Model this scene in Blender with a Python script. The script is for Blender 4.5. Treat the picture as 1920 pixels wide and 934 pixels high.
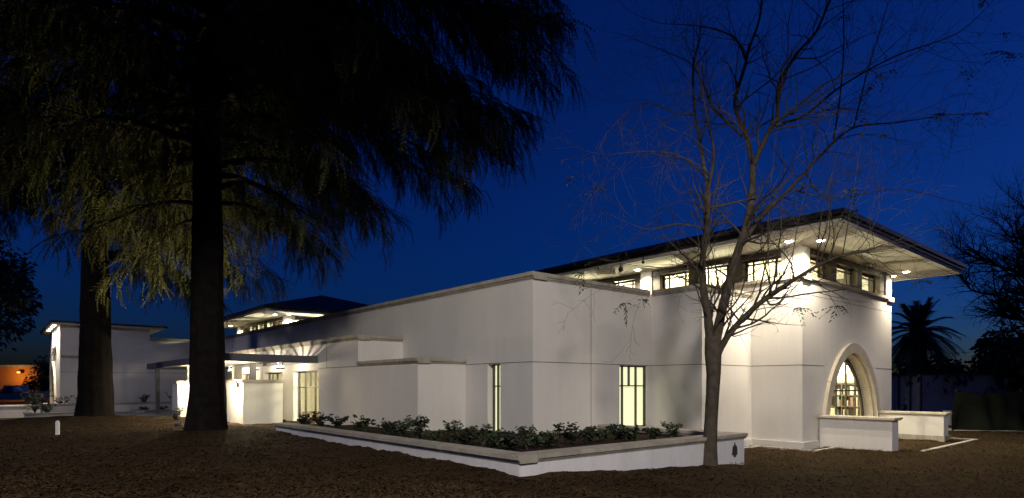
import bpy, math, random
import numpy as np
from mathutils import Vector, Matrix
for o in list(bpy.data.objects): bpy.data.objects.remove(o)
S = bpy.context.scene
COL = S.collection
rng = np.random.default_rng(7)
R = random.Random(11)
rad = math.radians

# ------------------------------------------------------------------ camera, sky, dusk light, exposure
cam = bpy.data.cameras.new('camera'); camo = bpy.data.objects.new('camera', cam); COL.objects.link(camo)
camo.location = (0, 0, 1.75); camo.rotation_euler = (rad(90), 0, 0)
cam.sensor_fit = 'HORIZONTAL'; cam.sensor_width = 36.0; cam.lens = 36.0*1135/1920
cam.shift_y = 255/1920; cam.clip_start = 0.1; cam.clip_end = 3000
S.camera = camo
FPX = 1135.0
SUN_EL, SUN_ROT = rad(0.5), rad(70)
w = bpy.data.worlds.new('World'); S.world = w; w.use_nodes = True
nt = w.node_tree; nt.nodes.clear()
sky = nt.nodes.new('ShaderNodeTexSky'); sky.sky_type = 'NISHITA'; sky.sun_disc = False
sky.sun_elevation = SUN_EL; sky.sun_rotation = SUN_ROT; sky.ozone_density = 6.0; sky.dust_density = 0.6; sky.air_density = 1.0
tint = nt.nodes.new('ShaderNodeMix'); tint.data_type = 'RGBA'; tint.blend_type = 'MULTIPLY'
tint.inputs[0].default_value = 1.0; tint.inputs[7].default_value = (0.5, 0.78, 1.35, 1)
bg = nt.nodes.new('ShaderNodeBackground'); bg.inputs[1].default_value = 0.15
wo = nt.nodes.new('ShaderNodeOutputWorld')
nt.links.new(sky.outputs[0], tint.inputs[6]); nt.links.new(tint.outputs[2], bg.inputs[0]); nt.links.new(bg.outputs[0], wo.inputs[0])
sd = bpy.data.lights.new('dusk_sun', 'SUN'); sd.energy = 0.02; sd.angle = rad(20); sd.color = (1.0, 0.8, 0.7)
so = bpy.data.objects.new('dusk_sun', sd); COL.objects.link(so); so.rotation_euler = (rad(88), 0, rad(110))
S.view_settings.view_transform = 'Standard'; S.view_settings.look = 'None'
S.view_settings.exposure = 0.0; S.view_settings.gamma = 1.0
S.cycles.use_denoising = True
try: S.cycles.denoiser = 'OPENIMAGEDENOISE'
except Exception: pass
S.cycles.max_bounces = 6; S.cycles.diffuse_bounces = 3; S.cycles.glossy_bounces = 2
S.cycles.transparent_max_bounces = 12; S.cycles.sample_clamp_indirect = 3.0
S.cycles.caustics_reflective = False; S.cycles.caustics_refractive = False

# ------------------------------------------------------------------ frames and helpers
ANG = rad(40.5)
C0 = Vector((0.496, 14.41, 0))
BV = Vector((math.cos(ANG), math.sin(ANG), 0)); AV = Vector((-math.sin(ANG), math.cos(ANG), 0))
def P(u, v, z=0.0): return C0 + BV*u + AV*v + Vector((0, 0, z))
def loc(x, y):
    d = Vector((x, y, 0)) - C0; return d.dot(BV), d.dot(AV)
def W(px, py, Y): return Vector(((px-960)/FPX*Y, Y, 1.75-(py-722)/FPX*Y))
def smooth(a, b, x):
    t = min(1, max(0, (x-a)/(b-a))); return t*t*(3-2*t)
def ground_z(x, y):
    h = 0.45*(1-smooth(-1.5, 7.0, x))
    h *= 1-0.75*smooth(17, 24, -x)
    h *= 1-smooth(22, 30, y)*(0.6 if x < -5 else 1)
    for tx, ty, r, a in ((-8.13, 16.4, 2.2, .10), (-16.1, 23.4, 3.0, .12)):
        d = math.hypot(x-tx, y-ty); h += a*math.exp(-(d/r)**2)
    if x > 4 and y < 22:      # shallow swale across the right of the lawn
        h += -0.10*math.exp(-((y-(13.1+0.02*(x-7)))/0.55)**2)*smooth(4.5, 7, x)
    return h

class MB:
    def __init__(s): s.v = []; s.f = []
    def box(s, x0, x1, y0, y1, z0, z1):
        i = len(s.v)
        s.v += [(x0,y0,z0),(x1,y0,z0),(x1,y1,z0),(x0,y1,z0),(x0,y0,z1),(x1,y0,z1),(x1,y1,z1),(x0,y1,z1)]
        s.f += [tuple(i+k for k in q) for q in ((0,3,2,1),(4,5,6,7),(0,1,5,4),(1,2,6,5),(2,3,7,6),(3,0,4,7))]
        return s
    def quad(s, *p):
        i = len(s.v); s.v += [tuple(q) for q in p]; s.f.append(tuple(range(i, i+len(p)))); return s
    def tube(s, pts, rr, n=8, cap=True):
        pts = [Vector(p) for p in pts]; i0 = len(s.v); m = len(pts)
        ref = Vector((0.31, 0.87, 0.38))
        for k, p in enumerate(pts):
            t = (pts[min(k+1, m-1)]-pts[max(k-1, 0)])
            t = t.normalized() if t.length > 1e-9 else Vector((0,0,1))
            a = t.cross(ref)
            if a.length < 1e-3: a = t.cross(Vector((1,0,0)))
            a.normalize(); b = t.cross(a); r = rr[k] if hasattr(rr, '__len__') else rr
            for j in range(n):
                th = 2*math.pi*j/n; q = p + a*(r*math.cos(th)) + b*(r*math.sin(th)); s.v.append(tuple(q))
        for k in range(m-1):
            for j in range(n):
                a0 = i0+k*n+j; a1 = i0+k*n+(j+1) % n
                s.f.append((a0, a1, a1+n, a0+n))
        if cap:
            s.f.append(tuple(i0+j for j in reversed(range(n)))); s.f.append(tuple(i0+(m-1)*n+j for j in range(n)))
        return s
    def lathe(s, prof, c=(0,0,0), n=16):
        i0 = len(s.v); m = len(prof)
        for r, z in prof:
            for j in range(n):
                th = 2*math.pi*j/n; s.v.append((c[0]+r*math.cos(th), c[1]+r*math.sin(th), c[2]+z))
        for k in range(m-1):
            for j in range(n):
                a0 = i0+k*n+j; a1 = i0+k*n+(j+1) % n; s.f.append((a0, a1, a1+n, a0+n))
        return s
    def mesh(s, name, off=(0,0,0)):
        me = bpy.data.meshes.new(name)
        me.from_pydata([(a-off[0], b-off[1], c-off[2]) for a, b, c in s.v], [], s.f); me.update(); return me

def tag(o, label=None, cat=None, group=None, kind=None):
    if label: o['label'] = label
    if cat: o['category'] = cat
    if group: o['group'] = group
    if kind: o['kind'] = kind
    return o
def link(name, me, mat, parent=None, smooth_=False):
    o = bpy.data.objects.new(name, me); COL.objects.link(o)
    if mat is not None and len(me.materials) == 0: me.materials.append(mat)
    if parent is not None: o.parent = parent
    if smooth_:
        me.polygons.foreach_set('use_smooth', [True]*len(me.polygons))
    return o
class Thing:
    """an Empty at the thing's base; frame 'b' = building axes, 'w' = world axes"""
    def __init__(s, name, base, label, cat, group=None, frame='b'):
        s.base = base; s.o = bpy.data.objects.new(name, None); COL.objects.link(s.o)
        s.o.empty_display_size = 0.2
        if frame == 'b': s.o.location = P(*base); s.o.rotation_euler = (0, 0, ANG)
        else: s.o.location = base
        tag(s.o, label, cat, group)
    def part(s, name, mb, mat, parent=None, smooth_=False, label=None, kind=None):
        me = mb.mesh(name, s.base) if isinstance(mb, MB) else mb
        o = link(name, me, mat, parent or s.o, smooth_)
        if label: o['label'] = label
        if kind: o['kind'] = kind
        return o
def single(name, mb, mat, base, label, cat, group=None, frame='w', smooth_=False, kind=None):
    me = mb.mesh(name, base); o = link(name, me, mat, None, smooth_)
    if frame == 'b': o.location = P(*base); o.rotation_euler = (0, 0, ANG)
    else: o.location = base
    return tag(o, label, cat, group, kind)

# ------------------------------------------------------------------ materials
MATS = {}
def mat(name, col, rough=0.8, var=0.15, scale=3.0, bump=0.0, bscale=40.0, metal=0.0, col2=None, detail=4.0):
    m = bpy.data.materials.new(name); m.use_nodes = True; n = m.node_tree.nodes; l = m.node_tree.links
    b = n['Principled BSDF']; b.inputs['Roughness'].default_value = rough; b.inputs['Metallic'].default_value = metal
    if rough >= .85: b.inputs['Specular IOR Level'].default_value = .06
    tc = n.new('ShaderNodeTexCoord'); nz = n.new('ShaderNodeTexNoise'); nz.inputs['Scale'].default_value = scale; nz.inputs['Detail'].default_value = detail
    l.new(tc.outputs['Object'], nz.inputs['Vector'])
    rp = n.new('ShaderNodeValToRGB')
    c2 = col2 or tuple(c*(1-var) for c in col)
    rp.color_ramp.elements[0].color = (*c2, 1); rp.color_ramp.elements[1].color = (*col, 1)
    rp.color_ramp.elements[0].position = 0.3; rp.color_ramp.elements[1].position = 0.7
    l.new(nz.outputs['Fac'], rp.inputs[0]); l.new(rp.outputs[0], b.inputs['Base Color'])
    if bump > 0:
        n2 = n.new('ShaderNodeTexNoise'); n2.inputs['Scale'].default_value = bscale; n2.inputs['Detail'].default_value = 5
        bp = n.new('ShaderNodeBump'); bp.inputs['Strength'].default_value = bump; bp.inputs['Distance'].default_value = 0.02
        l.new(tc.outputs['Object'], n2.inputs['Vector']); l.new(n2.outputs['Fac'], bp.inputs['Height']); l.new(bp.outputs[0], b.inputs['Normal'])
    MATS[name] = m; return m
def emat(name, col, strength):
    m = bpy.data.materials.new(name); m.use_nodes = True; n = m.node_tree.nodes; b = n['Principled BSDF']
    b.inputs['Base Color'].default_value = (*[min(.8, c) for c in col], 1)
    b.inputs['Emission Color'].default_value = (*col, 1); b.inputs['Emission Strength'].default_value = strength
    return m
def glassmat(name, gl=0.1):
    m = bpy.data.materials.new(name); m.use_nodes = True; n = m.node_tree.nodes; l = m.node_tree.links; n.clear()
    o = n.new('ShaderNodeOutputMaterial'); t = n.new('ShaderNodeBsdfTransparent'); g = n.new('ShaderNodeBsdfGlossy')
    t.inputs[0].default_value = (0.93, 0.96, 0.92, 1); g.inputs['Roughness'].default_value = 0.02
    mx = n.new('ShaderNodeMixShader'); lw = n.new('ShaderNodeLayerWeight'); lw.inputs[0].default_value = .5
    pw = n.new('ShaderNodeMath'); pw.operation = 'POWER'; pw.inputs[1].default_value = 4.0; ma = n.new('ShaderNodeMath'); ma.operation = 'MULTIPLY_ADD'; ma.inputs[1].default_value = .6; ma.inputs[2].default_value = .04
    l.new(lw.outputs['Facing'], pw.inputs[0]); l.new(pw.outputs[0], ma.inputs[0]); l.new(ma.outputs[0], mx.inputs[0]); l.new(t.outputs[0], mx.inputs[1]); l.new(g.outputs[0], mx.inputs[2]); l.new(mx.outputs[0], o.inputs[0])
    return m
STUCCO = mat('stucco_white', (.77, .745, .70), .9, .09, .55, .35, 55)
def weather(m, amt=.065):
    n = m.node_tree.nodes; l = m.node_tree.links; b = n['Principled BSDF']; src = b.inputs['Base Color'].links[0].from_socket
    tc = n.new('ShaderNodeTexCoord'); mp = n.new('ShaderNodeMapping'); mp.inputs['Scale'].default_value = (2.2, 2.2, .22); nz = n.new('ShaderNodeTexNoise'); nz.inputs['Scale'].default_value = 1.6; nz.inputs['Detail'].default_value = 6; nz.inputs['Roughness'].default_value = .65
    n3 = n.new('ShaderNodeTexNoise'); n3.inputs['Scale'].default_value = 9; n3.inputs['Detail'].default_value = 6
    r = n.new('ShaderNodeMapRange'); r.inputs[1].default_value = .35; r.inputs[2].default_value = .75; r.inputs[3].default_value = 1.0; r.inputs[4].default_value = 1-amt
    r2 = n.new('ShaderNodeMapRange'); r2.inputs[1].default_value = .3; r2.inputs[2].default_value = .7; r2.inputs[3].default_value = 1.0; r2.inputs[4].default_value = 1-amt*.45
    mu = n.new('ShaderNodeMath'); mu.operation = 'MULTIPLY'; mx = n.new('ShaderNodeMix'); mx.data_type = 'RGBA'; mx.blend_type = 'MULTIPLY'; mx.inputs[0].default_value = 1
    l.new(tc.outputs['Object'], mp.inputs[0]); l.new(mp.outputs[0], nz.inputs['Vector']); l.new(tc.outputs['Object'], n3.inputs['Vector']); l.new(nz.outputs['Fac'], r.inputs[0]); l.new(n3.outputs['Fac'], r2.inputs[0]); l.new(r.outputs[0], mu.inputs[0]); l.new(r2.outputs[0], mu.inputs[1])
    l.new(src, mx.inputs[6]); l.new(mu.outputs[0], mx.inputs[7]); l.new(mx.outputs[2], b.inputs['Base Color'])
weather(STUCCO)
STUCCO_B = mat('stucco_planter', (.78, .77, .78), .9, .08, .8, .35, 55)
STONE = mat('cast_stone', (.52, .48, .40), .85, .25, 2.2, .4, 30)
STONE_L = mat('limestone_pale', (.66, .60, .48), .85, .15, 2.0, .3, 30)
weather(STUCCO_B, .14); weather(STONE, .3); weather(STONE_L, .2)
JOINT = mat('joint_shadow', (.12, .11, .10), .9)
BRONZE = mat('bronze_frame', (.055, .045, .035), .45, .2, 6)
BRONZE_P = mat('bronze_panel', (.10, .085, .06), .5, .2, 4)
SOFFIT = mat('soffit_plaster', (.72, .68, .58), .85, .06, 1.0, .1, 40)
ROOF = mat('roof_dark', (.022, .024, .03), .7, .3, 8, .5, 12)
GUTTER = mat('gutter_metal', (.05, .045, .04), .35, .2, 5, metal=.6)
CANOPY = mat('canopy_steel', (.10, .10, .115), .55, .2, 3)
WOODS = mat('slat_timber', (.30, .24, .17), .7, .3, 9)
GLASS = glassmat('window_glass')
CREAM = mat('interior_cream', (.78, .74, .58), .9, .05, 1)
FLOORM = mat('interior_floor', (.28, .22, .16), .6, .2, 2)
DARKWOOD = mat('bookcase_wood', (.075, .055, .04), .5, .3, 5)
PALEWOOD = mat('pale_shelf', (.62, .58, .46), .6, .1, 4)
BLIND = emat('lit_blind', (1.0, .94, .62), 1.1)  # blind emits by itself, standing in for room light behind it
GLOBE = emat('lit_globe', (1.0, .95, .72), 9.0)
DOWN = emat('lit_downlight', (1.0, .9, .68), 60.0)
LAMPGL = emat('lit_wall_lamp', (1.0, .86, .62), 70.0)
LAMPGL2 = emat('lit_tube', (1.0, .88, .66), 8.0)
METAL_D = mat('dark_metal', (.04, .04, .04), .5, .2, 5)
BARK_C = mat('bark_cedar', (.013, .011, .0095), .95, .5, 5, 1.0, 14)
BARK_D = mat('bark_grey', (.10, .085, .066), .9, .45, 7, .8, 30)
NEEDLE = mat('needle_green', (.040, .052, .020), .88, .4, 1.4, col2=(.06, .058, .024))
LEAF = mat('leaf_green', (.035, .058, .02), .6, .5, 3.0)
LEAF_L = mat('leaf_light', (.06, .085, .03), .6, .4, 3.0)
LEAF_DK = mat('leaf_dark', (.018, .028, .013), .7, .4, 3.0)
SOIL = mat('soil', (.045, .03, .02), .95, .4, 8, .8, 30)
MULCH = mat('mulch_ground', (.050, .031, .014), .95, .5, 9.0, .7, 60, col2=(.027, .017, .0075), detail=9)
CONC = mat('concrete', (.42, .40, .36), .9, .2, 3, .3, 30)

# ------------------------------------------------------------------ ground
def axis(lo, hi, fine0, fine1, step, grow=1.25):
    a = list(np.arange(fine0, fine1+1e-6, step)); s = step
    while a[-1] < hi: s *= grow; a.append(a[-1]+s)
    s = step
    while a[0] > lo: s *= grow; a.insert(0, a[0]-s)
    return np.array(a)
xs = axis(-900, 900, -24, 20, .16); ys = axis(-60, 1500, 5.5, 26, .16)
nz_ = lambda x, y: (math.sin(x*2.9+1.3*math.sin(y*1.7))*math.sin(y*3.3+1.1*math.sin(x*2.1)))
verts = []
jit = rng.normal(0, 1, (len(ys), len(xs)))
for j, y in enumerate(ys):
    for i, x in enumerate(xs):
        near = 1.0 if (-26 < x < 22 and 4 < y < 28) else 0.0
        u, v = loc(x, y)
        inside = (u > -0.2 and v > -0.2) or (u > 4.3 and v > -1.9) or (u > 7 and v > -3.4)
        zz = ground_z(x, y) if not inside else min(0, ground_z(x, y))-.05
        if inside: near = 0
        verts.append((x, y, zz + near*(.022*nz_(x, y) + .014*nz_(x*2.7+4, y*2.3) + .008*jit[j, i])))
nx = len(xs)
faces = [(j*nx+i, j*nx+i+1, (j+1)*nx+i+1, (j+1)*nx+i) for j in range(len(ys)-1) for i in range(nx-1)]
me = bpy.data.meshes.new('ground'); me.from_pydata(verts, [], faces); me.update()
g = link('ground', me, MULCH, None, True); tag(g, 'brown wood mulch lawn in front of the library', 'ground', kind='structure')
# wood chips lying on the mulch (uncountable)
N = 110000
cy = 6.5 + 17*rng.random(N)**1.5; cx = (rng.random(N)*2.1-1.05)*cy*.88
vv, ff = [], []
for k in range(N):
    x, y = cx[k], cy[k]; u, v = loc(x, y)
    if (u > -3.95 and v > -4.0 and not (u > 2.75 and v < -1.8)) or (u > 7 and v > -3.3) : continue
    z = ground_z(x, y)+.022*nz_(x, y)+.014*nz_(x*2.7+4, y*2.3)+.012
    L = R.uniform(.010, .030); B = R.uniform(.004, .010); th = R.uniform(0, 6.28); tl = R.uniform(-.5, .5)
    dx, dy = math.cos(th)*L, math.sin(th)*L; ex, ey = -math.sin(th)*B, math.cos(th)*B; dz = tl*L; ez = R.uniform(-.6, .6)*B
    i = len(vv); vv += [(x-dx-ex, y-dy-ey, z-dz-ez), (x+dx-ex, y+dy-ey, z+dz-ez), (x+dx+ex, y+dy+ey, z+dz+ez), (x-dx+ex, y-dy+ey, z-dz+ez)]
    ff.append((i, i+1, i+2, i+3))
CHIP = mat('wood_chip', (.08, .052, .025), .9, .6, .9, col2=(.025, .016, .008), detail=8)
me = bpy.data.meshes.new('wood_chips'); me.from_pydata(vv, [], ff); me.update()
tag(link('wood_chips', me, CHIP), 'loose brown wood chips scattered over the lawn', 'wood chips', kind='stuff')

# ------------------------------------------------------------------ library building
LIB = Thing('library_building', (0, 0, 0), 'white stucco library with flat parapets, hipped clerestory roofs and arched window', 'building')
ZJ, ZP, ZT = 2.305, 4.45, 4.80
def grid_wall(mb, ax, pos, a0, a1, z0, z1, th, opens=()):
    """wall with outer face at pos, thickness towards +; ax='A': plane x=pos spanning y; ax='B': plane y=pos spanning x"""
    ab = sorted({a0, a1, *[q for o in opens for q in (o[0], o[1])]}); zb = sorted({z0, z1, *[q for o in opens for q in (o[2], o[3])]})
    def pt(a, z, d): return (pos+d, a, z) if ax == 'A' else (a, pos+d, z)
    def solid(i, k):
        if i < 0 or k < 0 or i >= len(ab)-1 or k >= len(zb)-1: return False
        am = (ab[i]+ab[i+1])/2; zm = (zb[k]+zb[k+1])/2
        return not any(o[0] < am < o[1] and o[2] < zm < o[3] for o in opens)
    for i in range(len(ab)-1):
        for k in range(len(zb)-1):
            if not solid(i, k): continue
            p, q, r, t = ab[i], ab[i+1], zb[k], zb[k+1]
            mb.quad(pt(p,r,0), pt(q,r,0), pt(q,t,0), pt(p,t,0)); mb.quad(pt(p,r,th), pt(p,t,th), pt(q,t,th), pt(q,r,th))
            if not solid(i-1, k): mb.quad(pt(p,r,0), pt(p,t,0), pt(p,t,th), pt(p,r,th))
            if not solid(i+1, k): mb.quad(pt(q,r,0), pt(q,r,th), pt(q,t,th), pt(q,t,0))
            if not solid(i, k-1): mb.quad(pt(p,r,0), pt(p,r,th), pt(q,r,th), pt(q,r,0))
            if not solid(i, k+1): mb.quad(pt(p,t,0), pt(q,t,0), pt(q,t,th), pt(p,t,th))
    return mb
def wall(ax, pos, a0, a1, z0, z1, th=.3, opens=(), m=None, T=LIB, name='wall'):
    return T.part(name, grid_wall(MB(), ax, pos, a0, a1, z0, z1, th, opens), m or STUCCO)
def cap_run(T, ax, pos, a0, a1, z, wid=.42, over=.07, h=.17, seg=2.4, m=None, name='coping_stone', two=True, a_over=0.0):
    """coping stones along a wall head: moulded (drip step + slab); one object per stone"""
    n = max(1, round(abs(a1-a0)/seg)); m = m or STONE
    for k in range(n):
        p = a0+(a1-a0)*k/n+.004; q = a0+(a1-a0)*(k+1)/n-.004
        if k == 0: p -= a_over
        mb = MB()
        for (o, z0, z1) in ((over, z-h*.55, z), (over*.55, z-h*.8, z-h*.55-.001), (over*.25, z-h, z-h*.8-.001)):
            if ax == 'A': mb.box(pos-o, pos+wid, p, q, z0, z1)
            else: mb.box(p, q, pos-o, pos+wid, z0, z1)
        T.part(name, mb, m)
def joint(ax, pos, a0, a1, z, T=LIB, h=.016):
    mb = MB()
    if ax == 'A': mb.box(pos-.003, pos+.01, a0, a1, z-h/2, z+h/2)
    else: mb.box(a0, a1, pos-.003, pos+.01, z-h/2, z+h/2)
    T.part('control_joint', mb, JOINT)
def vjoint(ax, pos, a, z0, z1, T=LIB, h=.014):
    mb = MB()
    if ax == 'A': mb.box(pos-.003, pos+.01, a-h/2, a+h/2, z0, z1)
    else: mb.box(a-h/2, a+h/2, pos-.003, pos+.01, z0, z1)
    T.part('control_joint', mb, JOINT)
def window(ax, pos, a0, a1, z0, z1, vs=(), hs=(), rec=.2, bar=.045, fr=.06, T=LIB, blind=False, part_v=(), pane=True, m=None):
    """frame with bars (fractions), glass pane as a sub-part; vs full-height bars, part_v = bars only above first h-bar"""
    mb = MB(); d0, d1 = pos+rec, pos+rec+.06
    def bx(p, q, r, t, e0=0, e1=0):
        if ax == 'A': mb.box(d0-e0, d1+e1, p, q, r, t)
        else: mb.box(p, q, d0-e0, d1+e1, r, t)
    bx(a0, a0+fr, z0, z1); bx(a1-fr, a1, z0, z1); bx(a0+fr, a1-fr, z0, z0+fr); bx(a0+fr, a1-fr, z1-fr, z1)
    for f in vs: c = a0+(a1-a0)*f; bx(c-bar/2, c+bar/2, z0+fr, z1-fr, .004)
    for f in hs: c = z0+(z1-z0)*f; bx(a0+fr, a1-fr, c-bar/2, c+bar/2, .008)
    for f in part_v: c = a0+(a1-a0)*f; bx(c-bar/2, c+bar/2, z0+(z1-z0)*max(hs)+bar/2, z1-fr, .004)
    fo = T.part('window', mb, m or BRONZE)
    gm = MB(); e = .03
    if ax == 'A': gm.box(d0+e, d0+e+.008, a0+fr*.5, a1-fr*.5, z0+fr*.5, z1-fr*.5)
    else: gm.box(a0+fr*.5, a1-fr*.5, d0+e, d0+e+.008, z0+fr*.5, z1-fr*.5)
    T.part('pane', gm, GLASS, fo)
    if blind:
        bm = MB(); e = .09
        if ax == 'A': bm.box(d0+e, d0+e+.01, a0+.01, a1-.01, z0+.01, z1-.01)
        else: bm.box(a0+.01, a1-.01, d0+e, d0+e+.01, z0+.01, z1-.01)
        T.part('blind', bm, BLIND, fo, label='glowing pale yellow roller blind')
    return fo
XT, YT, XR = 7.2, -3.14, 14.16
# main long wall (plane x=0) and return to the right (plane y=0)
wall('A', 0, 0, 28, -.3, ZP-.1, .3, [(1.22, 1.74, .45, 2.29), (6.5, 21.88, .3, 2.78)])
wall('B', 0, .3, 4.585, -.3, ZP-.1, .3, [(3.2, 4.42, .42, 2.29)])
wall('A', 4.585, -1.66, -.001, -.3, ZP-.1, .3)
wall('B', -1.66, 4.885, XT-.001, -.3, ZP-.1, .3)
LIB.part('flat_roof', MB().box(.31, XT+.05, .31, 28, 4.0, 4.12).box(4.9, XT+.05, -1.35, .3, 4.0, 4.12), ROOF)
cap_run(LIB, 'A', 0, -.07, 28, ZP, seg=2.6)
cap_run(LIB, 'B', 0, .425, 4.51, ZP, seg=1.6)
cap_run(LIB, 'A', 4.585, -1.73, -.08, ZP, seg=1.7)
cap_run(LIB, 'B', -1.66, 5.01, XT-.005, ZP, seg=1.2)
joint('A', 0, .0, 2.7, ZJ); joint('B', 0, 0, 4.58, ZJ); joint('A', 4.585, -1.66, 0, ZJ); joint('B', -1.66, 4.585, XT, ZJ)
vjoint('B', 0, 2.05, .3, ZP-.2); vjoint('A', 0, 12.5, 3.3, ZP-.2)
window('A', 0, 1.22, 1.74, .45, 2.29, vs=(.12, .62), hs=(.69,), rec=.17, bar=.03, fr=.035, blind=True)
window('B', 0, 3.2, 4.42, .42, 2.29, vs=(.17, .66), hs=(.70, .09), part_v=(.41,), rec=.06, bar=.032, fr=.04, blind=True)
# projecting bays in front of the long wall (front plane x=-1.51)
XB = -1.51
wall('B', 2.71, XB, -.001, -.3, 2.38, .3)
wall('A', XB, 3.011, 6.05, -.3, 2.38, .3)
LIB.part('flat_roof', MB().box(XB+.3, -.002, 3.0, 6.05, 2.1, 2.2), ROOF)
cap_run(LIB, 'B', 2.71, XB+.35, -.001, 2.45, seg=1.6, h=.14); cap_run(LIB, 'A', XB, 2.64, 6.05, 2.45, seg=1.7, wid=.35, h=.14)
EW = [(8.94, 11.2), (12.3, 14.4), (15.35, 17.3)]
wall('A', XB, 6.052, 22.0, -.3, 3.15, .3, [(a, b, .45, 2.24) for a, b in EW])
wall('B', 6.05, XB+.3, -.001, 2.39, 3.15, .3)
LIB.part('flat_roof', MB().box(XB+.3, -.002, 6.36, 22, 2.85, 2.95), ROOF)
cap_run(LIB, 'A', XB, 5.98, 22.0, 3.25, seg=2.3, wid=.35, h=.15); cap_run(LIB, 'B', 6.05, XB+.355, -.001, 3.25, seg=1.6, h=.15)
joint('A', XB, 3.0, 8.94, ZJ); vjoint('A', XB, 8.3, 2.31, 3.1)
for k, (a, b) in enumerate(EW):
    window('A', XB, a, b, .45, 2.24, vs=(.36, .74) if k == 0 else (.2, .55, .8), hs=(.68,), part_v=(.55,), rec=.2, bar=.04)
# wing beyond the entrance, its front plane y=28
wall('B', 28, -3.2, 0.3, -.3, ZP-.2, .3); cap_run(LIB, 'B', 28, -3.2, .35, ZP-.08, seg=2.4, h=.15)
WX = -7.2
wall('B', 28, WX, -3.201, -.3, 4.85, .3)
def arch_curve(hw, z0, ht, n=40, p=1.8):
    pts = []
    for k in range(n+1):
        th = math.pi*k/n; c, s_ = math.cos(th), math.sin(th)
        pts.append((-math.copysign(abs(c)**(2/p), c)*hw, z0+ht*abs(s_)**(2/p)))
    return pts
def arch_wall(ax, pos, a0, a1, z0, z1, th, cen, pts, m=STUCCO, zfoot=0.0):
    """wall with an arched opening (pts: offsets from cen), outer face at pos"""
    mb = MB()
    def pt(a, z, d): return (pos+d, a, z) if ax == 'A' else (a, pos+d, z)
    L, Rr = cen+pts[0][0], cen+pts[-1][0]
    for d in (0, th):
        mb.quad(pt(a0,z0,d), pt(L,z0,d), pt(L,z1,d), pt(a0,z1,d)); mb.quad(pt(Rr,z0,d), pt(a1,z0,d), pt(a1,z1,d), pt(Rr,z1,d))
        for (p, q) in zip(pts[:-1], pts[1:]):
            if abs(p[0]-q[0]) < 1e-6: continue
            mb.quad(pt(cen+p[0],p[1],d), pt(cen+q[0],q[1],d), pt(cen+q[0],z1,d), pt(cen+p[0],z1,d))
    for (p, q) in zip(pts[:-1], pts[1:]): mb.quad(pt(cen+p[0],p[1],0), pt(cen+p[0],p[1],th), pt(cen+q[0],q[1],th), pt(cen+q[0],q[1],0))
    if zfoot > z0: mb.quad(pt(L,z0,0), pt(Rr,z0,0), pt(Rr,zfoot,0), pt(L,zfoot,0)); mb.quad(pt(L,zfoot,0), pt(Rr,zfoot,0), pt(Rr,zfoot,th), pt(L,zfoot,th))
    mb.quad(pt(a0,z0,0), pt(a0,z1,0), pt(a0,z1,th), pt(a0,z0,th)); mb.quad(pt(a1,z0,0), pt(a1,z0,th), pt(a1,z1,th), pt(a1,z1,0)); mb.quad(pt(a0,z1,0), pt(a1,z1,0), pt(a1,z1,th), pt(a0,z1,th))
    return mb
def ring_stones(T, ax, pos, cen, outer, inner, d0, d1, cuts, m=STONE_L, name='arch_stone'):
    def pt(a, z, d): return (pos+d, a, z) if ax == 'A' else (a, pos+d, z)
    n = len(outer)-1
    for c0, c1 in zip(cuts[:-1], cuts[1:]):
        i0, i1 = round(c0*n), round(c1*n); mb = MB()
        for i in range(i0, i1):
            o0, o1, n0, n1 = outer[i], outer[i+1], inner[i], inner[i+1]
            e0 = .04 if i == i0 else 0; e1 = .04 if i == i1-1 else 0
            lerp = lambda s, t, f: (s[0]+(t[0]-s[0])*f, s[1]+(t[1]-s[1])*f)
            o0, o1, n0, n1 = lerp(o0, o1, e0), lerp(o0, o1, 1-e1), lerp(n0, n1, e0), lerp(n0, n1, 1-e1)
            q = [pt(cen+a, z, d) for d in (d0, d1) for (a, z) in (o0, o1, n1, n0)]
            mb.quad(q[0], q[1], q[2], q[3]); mb.quad(q[4], q[7], q[6], q[5]); mb.quad(q[0], q[4], q[5], q[1]); mb.quad(q[3], q[2], q[6], q[7])
            if i == i0: mb.quad(q[0], q[3], q[7], q[4])
            if i == i1-1: mb.quad(q[1], q[5], q[6], q[2])
        T.part(name, mb, m)
# wing entrance front (plane x=-7.2) with arch, sign, projecting roof
LIB.part('wall', arch_wall('A', WX, 28.301, 36, -.3, 4.85, .3, 32.2, arch_curve(1.7, .1, 2.75)), STUCCO)
ring_stones(LIB, 'A', WX, 32.2, arch_curve(1.95, .1, 3.0), arch_curve(1.69, .1, 2.75), -.1, .3, [0, .2, .4, .6, .8, 1])
LIB.part('portal_wall', MB().box(WX+.9, WX+1.0, 30, 34.5, 0, 3.4), CREAM)
cap_run(LIB, 'B', 28, WX+.01, -5.0, 3.28, wid=.05, seg=2.2, h=.14)
LIB.part('wall', MB().box(WX, WX+4, 35.7, 36, -.3, 4.85), STUCCO)
LIB.part('roof', MB().box(WX-.42, -2.4, 27.6, 37, 4.93, 5.02), ROOF); LIB.part('soffit', MB().box(WX-.36, -2.5, 27.66, 36.9, 4.852, 4.929), SOFFIT)
joint('B', 28, WX, 0, 2.42)
fc = bpy.data.curves.new('sign_lettering', 'FONT'); fc.body = 'LIBRARY'; fc.size = .62; fc.extrude = .03; fc.space_character = 1.15; fc.align_x = 'CENTER'
ft = bpy.data.objects.new('lettering_source', fc); COL.objects.link(ft); bpy.context.view_layer.update()
fm = bpy.data.meshes.new_from_object(ft.evaluated_get(bpy.context.evaluated_depsgraph_get())); bpy.data.objects.remove(ft)
fo = link('sign_lettering', fm, None, LIB.o); fm.materials.clear(); fm.materials.append(METAL_D)
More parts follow.
